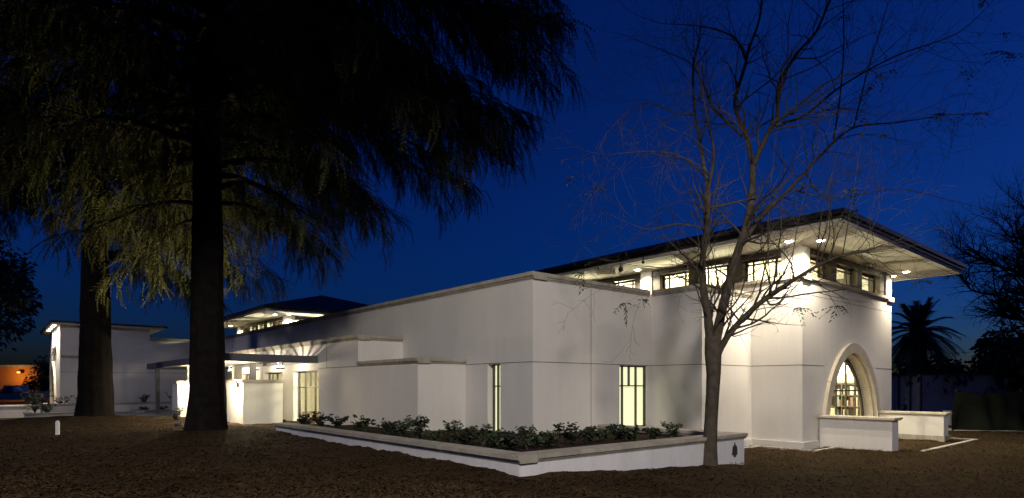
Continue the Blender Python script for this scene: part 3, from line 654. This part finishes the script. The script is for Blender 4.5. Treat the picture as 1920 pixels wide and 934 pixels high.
# orange lit building far left with lamp
ORG = mat('orange_render', (.62, .27, .08), .9, .25, .6)
t = Thing('orange_building', (-58, 62, 0), 'low orange walled building glowing at the far left', 'building', frame='w')
t.part('wall', MB().box(-75, -43, 62, 70, 0, 3.6), ORG); t.part('parapet', MB().box(-75.2, -42.8, 61.8, 70.2, 3.601, 3.8), STONE)
for x in (-70, -62, -56): t.part('window', MB().box(x-.6, x+.6, 61.95, 61.999, 1.2, 2.6), BRONZE)
t = Thing('wall_lamp', (-50.2, 61.7, 3.0), 'small lamp on the orange building', 'lamp', frame='w'); t.part('housing', MB().box(-50.4, -50.0, 61.6, 61.99, 2.95, 3.2), METAL_D); t.part('lens', MB().box(-50.35, -50.05, 61.55, 61.6, 2.96, 3.1), emat('sodium', (1, .55, .15), 2))
lamp('sodium_glow', 'POINT', (0, -1.2, -.3), 110, (1, .5, .14), t.o, .2)
# parked pickup, mostly hidden by the low wall
t = Thing('pickup_truck', (-43.3, 52.3, 0), 'white pickup truck parked behind the low wall at far left', 'pickup', frame='w')
bx_, by_ = -43.3, 52.3; WHITE = mat('car_white', (.35, .34, .33), .35, .03, 1); TY = mat('tyre', (.02, .02, .02), .9)
t.part('body', MB().box(bx_-2.6, bx_+2.6, by_, by_+1.8, .45, .95).box(bx_+.3, bx_+2.6, by_, by_+.08, .951, 1.2).box(bx_+2.52, bx_+2.6, by_+.081, by_+1.72, .951, 1.2).box(bx_+.3, bx_+2.6, by_+1.72, by_+1.8, .951, 1.2), WHITE)
mb = MB(); q = [(bx_-1.2, .951), (bx_+.28, .951), (bx_+.15, 1.72), (bx_-.6, 1.72)]
for yy in (by_+.05, by_+1.75): mb.quad(*[(a, yy, b) for a, b in q])
for (a, b), (c, d) in zip(q, q[1:]+q[:1]): mb.quad((a, by_+.05, b), (c, by_+.05, d), (c, by_+1.75, d), (a, by_+1.75, b))
t.part('cab', mb, WHITE); t.part('side_window', MB().quad((bx_-.95, by_+.04, 1.0), (bx_+.15, by_+.04, 1.0), (bx_+.05, by_+.04, 1.6), (bx_-.5, by_+.04, 1.6)), METAL_D)
for x in (bx_-1.7, bx_+1.6):
    wm = MB().tube([(x, by_-.02, .36), (x, by_+.22, .36)], .36, 18); wo_ = t.part('wheel', wm, TY); t.part('rim', MB().tube([(x, by_-.03, .36), (x, by_-.019, .36)], .2, 12), CONC, wo_)
t.part('tail_light', MB().box(bx_+2.601, bx_+2.62, by_+.02, by_+.2, .75, .95), emat('tail_red', (1, .1, .05), .6)); t.part('headlight', MB().box(bx_-2.62, bx_-2.601, by_+.1, by_+.4, .65, .82), WHITE)

# ------------------------------------------------------------------ trees
def spray_template(nb=12, L=.55):
    v = []; f = []
    for k in range(nb):
        f0 = (k+.5)/nb; x = L*f0; z = -.28*L*f0**2; side = 1 if k % 2 else -1; l = .17*(1-.55*f0); wd = .017
        d = np.array([.75, side*.62, -.25]); d /= np.linalg.norm(d); e = np.array([.5, -side*.4, .6])*wd
        p = np.array([x, 0, z]); i = len(v); v += [p-e, p+e, p+d*l]; f.append((i, i+1, i+2))
    i = len(v); v += [np.array([0, -.006, 0]), np.array([0, .006, 0]), np.array([L, 0, -.28*L])]; f.append((i, i+1, i+2))
    return np.array(v), np.array(f)
def spray_mesh(name, pos, dirs, scale, rg, L=.55, nb=12):
    tv, tf = spray_template(nb, L); n = len(pos); d = dirs/np.linalg.norm(dirs, axis=1, keepdims=True)
    up = np.array([0, 0, 1.0])+rg.normal(0, .35, (n, 3)); s = np.cross(up, d); s /= np.linalg.norm(s, axis=1, keepdims=True); u = np.cross(d, s)
    M = np.stack([d, s, u], axis=2)*scale[:, None, None]; V = np.einsum('nij,kj->nki', M, tv)+pos[:, None, :]
    F = tf[None]+(np.arange(n)*len(tv))[:, None, None]; nf = n*len(tf)
    me = bpy.data.meshes.new(name); me.vertices.add(n*len(tv)); me.loops.add(nf*3); me.polygons.add(nf)
    me.vertices.foreach_set('co', V.reshape(-1).astype(np.float32)); me.loops.foreach_set('vertex_index', F.reshape(-1).astype(np.int32))
    me.polygons.foreach_set('loop_start', np.arange(0, nf*3, 3, dtype=np.int32)); me.update(calc_edges=True); return me
def cedar(base, rtr, limbs, label, seed, height=21, zcut=4.0):
    t = Thing('cedar_tree', tuple(base), label, 'tree', frame='w'); rr = random.Random(seed); rg = np.random.default_rng(seed)
    B = Vector(base); mb = MB(); n = 40; rings = 70; i0 = 0
    for k in range(rings+1):
        z = -.3+height*(k/rings)**1.25; f = max(0, z/height); r = rtr*((1-f)**.8*.92+.06)+rtr*.12*math.exp(-max(0, z)/.5)
        for j in range(n):
            th = 2*math.pi*j/n
            rk = r*(1+.035*math.sin(th*11+1.7*math.sin(z*.9))+.03*math.sin(th*17+z*1.3+seed)+.02*math.sin(z*5+th*5)) + .16*rtr*math.exp(-max(0, z)/.3)*max(0, math.sin(th*5+seed))
            mb.v.append((B.x+rk*math.cos(th), B.y+rk*math.sin(th), B.z+z))
    for k in range(rings):
        for j in range(n):
            a0 = k*n+j; a1 = k*n+(j+1) % n; mb.f.append((a0, a1, a1+n, a0+n))
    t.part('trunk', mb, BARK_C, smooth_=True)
    pos, dr, sc = [], [], []; bm = MB(); tw = MB()
    for (az, z0, L, dz, dens) in limbs:
        a = rad(az); D = Vector((math.cos(a), math.sin(a), 0)); side = Vector((-D.y, D.x, 0)); f0 = z0/height; r0 = rtr*(1-f0)**.8
        pts = []; wob = rr.uniform(-.5, .5)
        for k in range(13):
            f = k/12; arch = .10*L*math.sin(math.pi*min(1, f*1.15))
            pts.append(B+D*(r0*.6+L*f)+side*(wob*math.sin(f*3.1)*.8)+Vector((0, 0, z0+dz*f**1.5+arch)))
        rl = .045+.014*L
        bm.tube(pts, [rl*(1-.88*k/12) for k in range(13)], 7)
        ns = int(L*3.4*dens)
        for s_ in range(ns):
            f = .14+.86*(s_+rr.random())/ns; i = min(11, int(f*12)); q = pts[i].lerp(pts[i+1], f*12-i)
            l2 = (.5+.26*L*(1-abs(f-.55)))*rr.uniform(.6, 1.15); sg = 1 if s_ % 2 else -1
            d2 = (D*rr.uniform(.25, .9)+side*sg*rr.uniform(.5, 1.1)+Vector((0, 0, rr.uniform(-.12, .10)))).normalized()
            sub = [q+d2*(l2*g)+Vector((0, 0, -.42*l2*g**1.8)) for g in (0, .3, .6, .85, 1.0)]
            tw.tube(sub, [.022, .016, .011, .007, .004], 4, False)
            nt_ = max(5, int(l2*15))
            for m_ in range(nt_):
                g = .08+.92*(m_+rr.random())/nt_; ii = min(3, int(g*4)); q3 = sub[ii].lerp(sub[ii+1], g*4-ii if g < 1 else 1)
                hang = rr.random()
                d3 = d2*rr.uniform(.2, 1)+side*rr.uniform(-.7, .7)+D*rr.uniform(-.2, .6)+Vector((0, 0, -rr.uniform(.15, 1.5)))
                pos.append(q3+Vector((rr.uniform(-.08, .08), rr.uniform(-.08, .08), rr.uniform(-.1, .05)))); dr.append(d3); sc.append(rr.uniform(.6, 1.25)*(1.25 if hang > .8 else 1))
                if hang > .55:
                    d4 = d3.normalized(); pos.append(q3+d4*.38+Vector((0, 0, -.1))); dr.append(d4+Vector((0, 0, -1.0))); sc.append(rr.uniform(.6, 1.1))
                if hang > .85:
                    pos.append(q3+Vector((rr.uniform(-.1, .1), rr.uniform(-.1, .1), -.55))); dr.append(Vector((rr.uniform(-.3, .3), rr.uniform(-.3, .3), -1.2))); sc.append(rr.uniform(.7, 1.1))
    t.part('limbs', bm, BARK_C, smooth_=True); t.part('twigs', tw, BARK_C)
    me = spray_mesh('crown', np.array([tuple(p) for p in pos]), np.array([tuple(p) for p in dr]), np.array(sc), rg)
    me.transform(Matrix.Translation(-B)); t.part('crown', me, NEEDLE, kind='stuff'); return len(pos)
TB = (-8.25, 16.4, ground_z(-8.13, 16.4)-.05); TA = (-16.1, 23.4, ground_z(-16.1, 23.4)-.05)
rl_ = random.Random(5)
limbsB = [(-8, 6.5, 3.0, -.9, 1.0), (45, 6.2, 3.2, -.8, 1.0), (95, 5.7, 3.2, -.9, 1.0), (150, 5.7, 3.4, -1.0, 1.1), (195, 6.1, 2.8, -.9, .9), (20, 7.2, 4.4, -.8, 1.0), (-25, 7.8, 4.4, -.8, 1.0), (65, 7.0, 4.0, -.9, .9), (120, 7.0, 4.2, -.9, 1),
          (3, 9.0, 6.2, -1.5, 1.2), (-18, 9.3, 6.6, -1.4, 1.3), (25, 9.3, 6.4, -1.5, 1.2), (-5, 9.8, 7.6, -1.6, 1.35), (-30, 10.0, 6.8, -1.4, 1.2), (12, 10.6, 8.2, -1.5, 1.3), (-12, 11.4, 8.6, -1.6, 1.35), (30, 11.2, 7.5, -1.2, 1.1), (0, 12.4, 8.8, -1.6, 1.3), (-22, 12.6, 8.0, -1.2, 1.2), (8, 13.6, 8.6, -1.2, 1.2), (-8, 14.8, 8.4, -1.0, 1.2)]
for k in range(26):
    limbsB.append((rl_.uniform(40, 205), 7.4+k*.32, rl_.uniform(4.0, 6.2), rl_.uniform(-1.6, -.8), 1.15))
limbsA = [(0, 6.3, 3.6, -1.3, 1.1), (45, 6.2, 4.0, -1.2, 1.1), (20, 7.2, 5.0, -1.2, 1.2), (-20, 7.8, 5.2, -1.3, 1.2), (90, 7.2, 4.2, -1.3, 1), (170, 8.9, 4.6, -.9, 1.1), (200, 9.4, 5.2, -1.2, 1.2), (185, 10.4, 6.0, -1.3, 1.2), (215, 10.6, 5.5, -1.3, 1.2), (160, 10.8, 5.5, -1.3, 1.1)]
for k in range(34):
    limbsA.append((rl_.uniform(-20, 215), 9.2+k*.28, rl_.uniform(5.0, 7.5), rl_.uniform(-1.7, -.9), 1.25))
NS = cedar(TB, .46, limbsB, 'huge dark cedar with black trunk in front of the entrance canopy', 21)
NS += cedar(TA, .58, limbsA, 'dark cedar with thick black trunk before the far wing, left one', 33)
print('sprays', NS)

# bare deciduous tree in front of the planter
DT = Thing('bare_tree', (3.98, 12.2, ground_z(3.98, 12.2)-.05), 'nearly leafless grey tree with forked trunk in front of the planter', 'tree', frame='w')
tb, tw = MB(), MB(); rt = random.Random(4); twig_tips = []
def grow(p, d, L, r, depth):
    """wandering branch with side twigs"""
    n = max(4, int(L/.16)); pts = [p]; rr_ = [r]; d = d.normalized(); cur = p.copy()
    for k in range(n):
        d = (d+Vector((rt.gauss(0, .14), rt.gauss(0, .14), rt.gauss(.02, .12)))).normalized(); cur = cur+d*(L/n); pts.append(cur.copy()); rr_.append(max(.0022, r*(1-.8*(k+1)/n)))
        if depth < 3 and k > 0 and rt.random() < (.66 if depth < 2 else .5):
            ax = Vector((rt.gauss(0, 1), rt.gauss(0, 1), rt.gauss(0, 1))).cross(d).normalized()
            nd = (d*rt.uniform(.5, 1.0)+ax*rt.uniform(.5, 1.0)+Vector((0, 0, rt.uniform(-.2, .25)))).normalized()
            grow(cur.copy(), nd, L*rt.uniform(.3, .62)*(1-.35*k/n), max(.0025, rr_[-1]*.62), depth+1)
    (tb if r > .02 else tw).tube(pts, rr_, 7 if r > .03 else (5 if r > .012 else 3), False)
    if depth >= 2: twig_tips.append((pts[-1], d))
def limb(ctrl, r0, r1, side=1.0, tips=True):
    """ctrl: list of (px,py,Y) control points in the photo's directions; smooth limb with side branches"""
    cp = [W(*c) for c in ctrl]; pts = []
    for i in range(len(cp)-1):
        p0, p1, p2, p3 = cp[max(i-1, 0)], cp[i], cp[i+1], cp[min(i+2, len(cp)-1)]
        for k in range(6):
            t = k/6; pts.append(.5*((2*p1)+(p2-p0)*t+(2*p0-5*p1+4*p2-p3)*t*t+(3*p1-p0-3*p2+p3)*t**3))
    pts.append(cp[-1]); n = len(pts); rs = [r0+(r1-r0)*(k/(n-1))**.8 for k in range(n)]
    rs = [q*(1+.05*math.sin(k*1.9)) for k, q in enumerate(rs)]
    rs = [q*.64 for q in rs]
    tb.tube(pts, rs, 9)
    for k in range(3, n):
        if rt.random() < .66*side:
            d = (pts[k]-pts[k-1]).normalized(); ax = Vector((rt.gauss(0, 1), rt.gauss(0, 1), rt.gauss(0, .8))).cross(d).normalized()
            nd = d*rt.uniform(.3, .9)+ax*rt.uniform(.6, 1)+Vector((0, 0, rt.uniform(0, .3)))
            grow(pts[k], nd, rt.uniform(.7, 2.1), min(.026, rs[k]*.5), 1)
    if tips: grow(pts[-1], pts[-1]-pts[-2], 1.5, r1, 1)
Yt = 12.2
tb.tube([W(1330, 884, Yt), W(1330, 868, Yt), W(1331, 835, Yt), W(1333, 790, Yt), W(1336, 740, Yt), W(1338, 700, Yt), W(1337, 662, Yt), W(1336, 632, Yt)], [.22, .165, .138, .128, .128, .14, .165, .15], 16)
limb([(1333, 655, Yt), (1327, 590, Yt-.05), (1319, 540, Yt-.1), (1318, 480, Yt-.1), (1325, 420, Yt-.1), (1328, 360, Yt), (1318, 300, Yt+.1), (1303, 210, Yt+.3), (1300, 160, Yt+.3)], .155, .03)
limb([(1322, 380, Yt), (1338, 300, Yt-.3), (1330, 240, Yt-.5), (1318, 180, Yt-.6)], .06, .02)
limb([(1303, 215, Yt+.3), (1270, 212, Yt+.4), (1215, 192, Yt+.4), (1180, 208, Yt+.2)], .035, .01)
limb([(1340, 655, Yt), (1352, 590, Yt+.05), (1368, 525, Yt+.1), (1384, 470, Yt+.15), (1400, 420, Yt+.2), (1409, 370, Yt+.2), (1412, 310, Yt+.25)], .165, .095, .5, False)
limb([(1412, 312, Yt+.25), (1398, 250, Yt+.4), (1378, 195, Yt+.5), (1395, 130, Yt+.5), (1405, 90, Yt+.5), (1425, 30, Yt+.6), (1432, -60, Yt+.7)], .085, .03)
limb([(1392, 255, Yt+.4), (1340, 205, Yt+.2), (1320, 160, Yt), (1295, 120, Yt-.1), (1245, 95, Yt-.2)], .05, .012)
limb([(1398, 110, Yt+.5), (1375, 70, Yt+.6), (1320, 50, Yt+.7), (1250, 45, Yt+.8)], .045, .01)
limb([(1412, 312, Yt+.25), (1440, 250, Yt), (1458, 215, Yt-.2), (1460, 160, Yt-.3), (1495, 100, Yt-.4), (1530, 60, Yt-.5), (1560, -10, Yt-.6)], .085, .03)
limb([(1456, 228, Yt-.2), (1500, 195, Yt-.5), (1560, 150, Yt-.8), (1640, 130, Yt-1.0)], .05, .012)
limb([(1456, 235, Yt-.2), (1510, 215, Yt+.1), (1580, 160, Yt+.4), (1680, 105, Yt+.7), (1790, 65, Yt+1.0), (1850, 15, Yt+1.2)], .055, .008)
limb([(1388, 462, Yt+.15), (1430, 405, Yt+.5), (1490, 345, Yt+.8), (1545, 285, Yt+1.0), (1600, 240, Yt+1.1), (1680, 230, Yt+1.2), (1780, 215, Yt+1.3)], .085, .012)
limb([(1562, 270, Yt+1.0), (1575, 180, Yt+.9), (1582, 80, Yt+.9), (1580, -20, Yt+.9)], .035, .015, .6)
limb([(1600, 242, Yt+1.1), (1625, 140, Yt+1.0), (1655, 40, Yt+.9)], .03, .012, .6)
limb([(1344, 668, Yt-.05), (1365, 630, Yt-.15), (1400, 590, Yt-.3), (1440, 556, Yt-.4), (1480, 530, Yt-.5), (1530, 500, Yt-.6), (1580, 478, Yt-.7), (1625, 470, Yt-.8), (1648, 462, Yt-.9)], .115, .016, 1.0, False)
limb([(1437, 560, Yt-.4), (1445, 572, Yt-.45), (1462, 566, Yt-.5), (1475, 548, Yt-.55), (1500, 536, Yt-.6)], .04, .008, .4)
limb([(1385, 600, Yt-.2), (1356, 560, Yt-.4), (1345, 520, Yt-.5), (1335, 470, Yt-.55), (1310, 400, Yt-.6), (1290, 355, Yt-.6)], .03, .008, .3)
for (x0, y0, x1, y1, x2, y2) in ((1480, 528, 1500, 400, 1540, 255), (1445, 552, 1440, 420, 1455, 250), (1530, 498, 1545, 380, 1590, 230), (1580, 478, 1600, 360, 1625, 200), (1555, 488, 1580, 420, 1640, 330)):
    limb([(x0, y0, Yt-.5), (x1, y1, Yt-.5), (x2, y2, Yt-.4)], .02, .006, .5, False)
limb([(1480, 352, Yt+.8), (1560, 372, Yt+.9), (1680, 355, Yt+1.0), (1780, 375, Yt+1.1), (1905, 408, Yt+1.2)], .03, .006, .5)
limb([(1325, 430, Yt-.1), (1270, 420, Yt-.3), (1215, 430, Yt-.5), (1150, 405, Yt-.7)], .035, .006)
limb([(1322, 470, Yt-.1), (1270, 500, Yt-.5), (1215, 500, Yt-.8), (1170, 495, Yt-1)], .028, .005)
limb([(1322, 330, Yt+.1), (1270, 290, Yt-.1), (1200, 285, Yt-.3), (1140, 290, Yt-.4)], .03, .005)
DT.part('trunk', tb, BARK_D, smooth_=True); DT.part('twigs', tw, BARK_D)
# few remaining feathery leaves
lp, ld = [], []
tt = [q for q, _ in twig_tips if q.x > 5.5 or q.x < 2.6]; rt.shuffle(tt)
for c in tt[:34]:
    n_ = rt.choice((20, 30, 45)); ax = Vector((rt.gauss(0, 1), rt.gauss(0, 1), 0)).normalized()
    for s_ in range(5):
        d = (ax*rt.uniform(-1, 1)+Vector((rt.gauss(0, .5), rt.gauss(0, .5), rt.uniform(-.5, .1)))).normalized()
        for k in range(n_//5): lp.append(c+d*(.04*k)+Vector((0, 0, -.004*k*k*.3))); sd_ = 1 if k % 2 else -1; ld.append(d*.6+Vector((-d.y, d.x, 0))*sd_*.8)
me = leaves_mesh('leaves', np.array([tuple(q) for q in lp]), np.array([tuple(q) for q in ld]), .07, rng, .35)
me.transform(Matrix.Translation(-Vector(DT.base))); DT.part('leaves', me, LEAF)
print('bare tree faces', len(tb.f)+len(tw.f))

def round_tree(base, h, rx, rz, zc, n, label, m=LEAF_DK, size=.28, seed=1, group=None, name='leafy_tree'):
    t = Thing(name, tuple(base), label, 'tree', group, frame='w'); rg = np.random.default_rng(seed); rr = random.Random(seed)
    B = Vector(base); mb = MB().tube([B+Vector((0, 0, -.2)), B+Vector((.05, 0, h*.25)), B+Vector((0, .1, h*.6))], [.25, .2, .12], 8)
    cl = []
    for k in range(26):
        th = rr.uniform(0, 6.28); ph = rr.uniform(-1, 1); q = (1-ph*ph)**.5; f = rr.uniform(.35, 1)
        cl.append((B.x+rx*f*q*math.cos(th), B.y+rx*f*q*math.sin(th), B.z+zc+rz*f*ph, rr.uniform(.25, .5)*rx))
    for c in cl[:9]: mb.tube([B+Vector((0, 0, h*.4)), Vector(c[:3])], [.09, .03], 5, False)
    t.part('trunk', mb, BARK_C)
    c = np.array(cl)[rg.integers(0, len(cl), n)]; d = rg.normal(size=(n, 3)); d /= np.linalg.norm(d, axis=1, keepdims=True)
    p = c[:, :3]+d*(c[:, 3:]*rg.random((n, 1))**.45); dd = d+rg.normal(0, .5, (n, 3))
    me = leaves_mesh('crown', p-np.array(base), dd, size, rg, .55); t.part('crown', me, m); return t
round_tree((-37.5, 42, 0), 9, 4.2, 3.2, 8.6, 9000, 'big dark leafy tree at the far left edge', LEAF, .34, 3)
round_tree((-45.0, 58, 0), 4, 1.5, 1.8, 2.4, 1500, 'small bush glowing orange beside the wing entrance', LEAF_L, .3, 4, name='bush')
round_tree((30.6, 36.5, 0), 6.0, 3.2, 2.0, 2.7, 9000, 'broad black tree behind the tarp fence at right edge', LEAF_DK, .34, 5)
round_tree((26.2, 38, 0), 4, 2.2, 1.5, 2.0, 3500, 'dark shrubby tree hanging over the small shed', LEAF_DK, .3, 6)
round_tree((24.6, 47, 0), 4, 3.0, 1.8, 2.6, 4000, 'black bushy tree under the palm', LEAF_DK, .3, 7)
round_tree((29.0, 52, 0), 4, 3.2, 1.6, 2.8, 3500, 'dark distant bushy tree between palm and right trees', LEAF_DK, .3, 8)
round_tree((22.6, 29.5, 0), .9, .8, .5, .7, 700, 'low dark shrub behind the right low wall', LEAF_DK, .14, 9, name='shrub_mound')
# palm
pc = W(1722, 622, 38); t = Thing('palm_tree', (pc.x, pc.y, 0), 'black silhouetted palm with drooping fronds behind the tower', 'tree', frame='w')
t.part('trunk', MB().tube([(pc.x, pc.y, -.1), (pc.x+.05, pc.y, 2.2), (pc.x, pc.y, pc.z-.3), (pc.x, pc.y, pc.z+.1)], [.5, .42, .45, .3], 12), BARK_C)
rp_ = random.Random(9); 
for k in range(95):
    th = rp_.uniform(0, 6.28); el = rp_.uniform(-.75, 1.35); L = rp_.uniform(2.2, 2.9); d = Vector((math.cos(th)*math.cos(el), math.sin(th)*math.cos(el), math.sin(el)))
    mb = MB(); pts = [pc+d*(L*f)+Vector((0, 0, -1.25*f*f*(math.cos(el)*.9+.25))) for f in (0, .2, .4, .6, .8, 1)]
    mb.tube(pts, [.04, .035, .03, .022, .015, .006], 4, False)
    for i in range(26):
        f = .12+.88*i/26; j = min(4, int(f*5)); q = pts[j].lerp(pts[j+1], f*5-j); dd = (pts[j+1]-pts[j]).normalized(); sd_ = dd.cross(Vector((0, 0, 1)))
        sd_ = sd_.normalized() if sd_.length > .1 else Vector((1, 0, 0))
        for sg in (-1, 1):
            l = .6*(1-.55*abs(f-.45)); tip = q+(dd*.75+sd_*sg*.6).normalized()*l+Vector((0, 0, -.13)); mb.quad(q-dd*.04, q+dd*.04, tip)
    t.part('frond', mb, LEAF_DK)
# bare tree far right, shed, tarp fence, wire
BT = Thing('bare_tree', (36.5, 41, 0), 'black bare tree against the sky at the right edge', 'tree', frame='w')
tb2, tw2 = tb, tw; tb, tw = MB(), MB(); rt = random.Random(12); twig_tips = []
tb.tube([(36.5, 41, -.1), (36.3, 41, 3), (35.8, 41, 5.5), (35.3, 41, 7)], [.4, .33, .27, .2], 8)
for (d, L, r, z) in ((Vector((-.55, 0, .9)), 8.0, .15, 6.6), (Vector((-.9, .2, .5)), 7.0, .13, 5.6), (Vector((-.2, -.3, 1)), 8.5, .16, 7), (Vector((.3, .2, 1)), 7.5, .15, 6.8), (Vector((-1, -.2, .15)), 6.0, .10, 5.0), (Vector((-.7, .3, .7)), 7.5, .13, 6.2), (Vector((-.35, 0, 1)), 8.5, .14, 7)):
    grow(Vector((36.0-.1*(z-5), 41, z)), d, L, r, 0)
BT.part('trunk', tb, BARK_C, smooth_=True); BT.part('twigs', tw, BARK_C)
sx, sy = W(1728, 700, 36).x, 36.0
t = Thing('shed', (sx, sy, 0), 'small pale shed with flat dark roof in the dark at right', 'shed', frame='w'); SHEDM = mat('shed_wall', (.42, .42, .38), .9, .2, 1.2)
t.o.rotation_euler = (0, 0, 0)
t.part('wall', MB().box(sx, sx+5.5, sy, sy+.15, 0, 2.35), SHEDM); t.part('wall', MB().box(sx, sx+.15, sy+.151, sy+4.5, 0, 2.35), SHEDM); t.part('roof', MB().box(sx-.2, sx+5.7, sy-.2, sy+4.7, 2.351, 2.47), ROOF)
t.part('corner_post', MB().box(sx-.06, sx-.001, sy-.06, sy+.08, 0, 2.34), METAL_D); t.part('notice', MB().box(sx+1.85, sx+2.6, sy-.03, sy-.001, 1.95, 2.2), SHEDM)
for k in range(3): t.part('door_post', MB().box(sx-.05, sx-.001, sy+.9+k*1.1, sy+1.05+k*1.1, 0, 2.3), METAL_D)
FX0, FX1, FY = 17.3, 32.0, 23.6
t = Thing('tarp_fence', (FX0, FY, 0), 'dark green tarpaulin draped over a fence at the right', 'fence', frame='w'); mb = MB(); nn = 120
TARP = mat('tarp', (.012, .015, .010), .86, .5, 1.5, .5, 8)
rowz = [0.02, .3, .6, .9, 1.2, 1.46]; i0 = 0
for k in range(nn+1):
    x = FX0+(FX1-FX0)*k/nn
    for j, z in enumerate(rowz):
        f = j/5; fold = (.10*math.sin(x*5.1+2.2*f+math.sin(x*1.7))+.07*math.sin(x*9.7-3*f))*(1-f*.75); lean = (1-f)*.55*(1 if k > 3 else .6)
        mb.v.append((x+(-.5*(1-f) if k < 4 else 0), FY-lean+fold-(x-FX0)*.06, z*(1 if j < 5 else 1+.03*math.sin(x*2.3))))
for k in range(nn):
    for j in range(5): a0 = k*6+j; mb.f.append((a0, a0+6, a0+7, a0+1))
t.part('tarpaulin', mb, TARP, smooth_=True)
for k in range(7): x = FX0+.1+k*2.4; t.part('post', MB().tube([(x, FY+.12-(x-FX0)*.06, 0), (x, FY+.12-(x-FX0)*.06, 1.6)], .03, 6), METAL_D)
a, b = W(1690, 662, 55), W(1935, 640, 60); single('overhead_wire', MB().tube([a+(b-a)*(k/16)+Vector((0, 0, -.5*math.sin(math.pi*k/16))) for k in range(17)], .022, 4), METAL_D, tuple(a), 'thin overhead wire crossing the sky beside the palm', 'wire')
single('low_wall', MB().box(W(1782, 790, 27).x, W(1806, 790, 27).x, 27, 27.4, -.2, .52).box(W(1780, 790, 27).x, W(1808, 790, 27).x, 26.94, 27.46, .521, .6), STUCCO, (20, 27, 0), 'short pale wall stub between the right low wall and tarp', 'wall')

# ------------------------------------------------------------------ street lamps behind the camera (their shadows and light show on the walls)
def street_lamp(x, y, h, aim, energy, col, label, tilt=57.5):
    t = Thing('street_lamp', (x, y, 0), label, 'lamp', 'street lamps along the road behind the camera', frame='w')
    t.part('pole', MB().tube([(x, y, 0), (x, y, h*.5), (x, y, h)], [.1, .08, .06], 8), METAL_D); t.part('arm', MB().tube([(x, y, h-.1), (x+.1, y+.8, h+.25), (x+.15, y+1.6, h+.3)], .04, 6), METAL_D)
    t.part('head', MB().box(x-.05, x+.35, y+1.5, y+2.2, h+.26, h+.4), METAL_D); t.part('lens', MB().box(x, x+.3, y+1.6, y+2.1, h+.22, h+.259), emat('street_lens', col, 10))
    q = (Vector(aim)-Vector((x+.15, y+1.85, h))); yaw = math.atan2(q.x, q.y)
    lamp('street_lamp_glow', 'SPOT', (.15, 1.85, h+.15), energy, col, t.o, 1.1, rad(91), .06, (rad(90-tilt), 0, -yaw))
street_lamp(1.5, -11.0, 12.0, (1.0, 14, 0), 14500, (1, .91, .80), 'tall street lamp behind the camera, right of it')
street_lamp(-25.0, 4.0, 12.5, (-19, 32, 0), 3200, (.95, .92, 1.0), 'tall street lamp behind the camera, left of it', 60)
# eave lights washing the wing entrance front
for k, v in enumerate((28.7, 29.7, 31.5, 33.0)):
    LIB.part('downlight', MB().lathe([(.001, -.003), (.06, -.003), (.08, .0)], (WX-.2, v, 4.85), 12), DOWN)
    lamp('wing_downlight', 'SPOT', (WX-.26, v, 4.80), 500, (1, .85, .64), LIB.o, .06, rad(150), 1.0)

# in-ground uplight behind the near cedar: the photo's boughs glow from below
ux, uy = P(-5.35, 10.6).x, P(-5.35, 10.6).y; uz = ground_z(ux, uy)
t = Thing('ground_uplight', (ux, uy, uz), 'small in-ground uplight behind the near cedar trunk', 'lamp', frame='w')
t.part('housing', MB().lathe([(.001, .0), (.10, .0), (.12, .03), (.12, .10), (.09, .10), (.085, .06)], (ux, uy, uz), 14), METAL_D); t.part('lens', MB().lathe([(.001, .055), (.085, .06)], (ux, uy, uz), 14), emat('lit_uplight', (1, .85, .6), 4))
lamp('uplight_beam', 'SPOT', (0, 0, .12), 3200, (1, .80, .44), t.o, .06, rad(78), .8, (rad(180), 0, 0))
# short dry grass on the right of the lawn (uncountable)
n = 26000; gx = 4.5+rng.random(n)**1.1*13; gy = 10.5+rng.random(n)*12; keep = []
for k in range(n):
    u, v = loc(gx[k], gy[k])
    if (u > -3.95 and v > -4.0 and u < 2.8) or (u > 4.4 and v > -2.3) or (u > 6.7 and v > -3.7): continue
    if XT+.9 < u < XT+6.9 and v > YT-2.6: continue
    if nz_(gx[k]*.45, gy[k]*.45) + .35*nz_(gx[k]*1.3+2, gy[k]*1.3) < -.15: continue
    keep.append((gx[k], gy[k], ground_z(gx[k], gy[k])+.005))
keep = np.array(keep); dd = rng.normal(0, .55, (len(keep), 3)); dd[:, 2] = .55
me = leaves_mesh('dry_grass', keep, dd, .075, rng, .10, .1)
tag(link('dry_grass', me, mat('grass_dry', (.10, .085, .03), .9, .5, .8, col2=(.05, .05, .018))), 'short dry grass tufts on the right of the lawn', 'grass', kind='stuff')
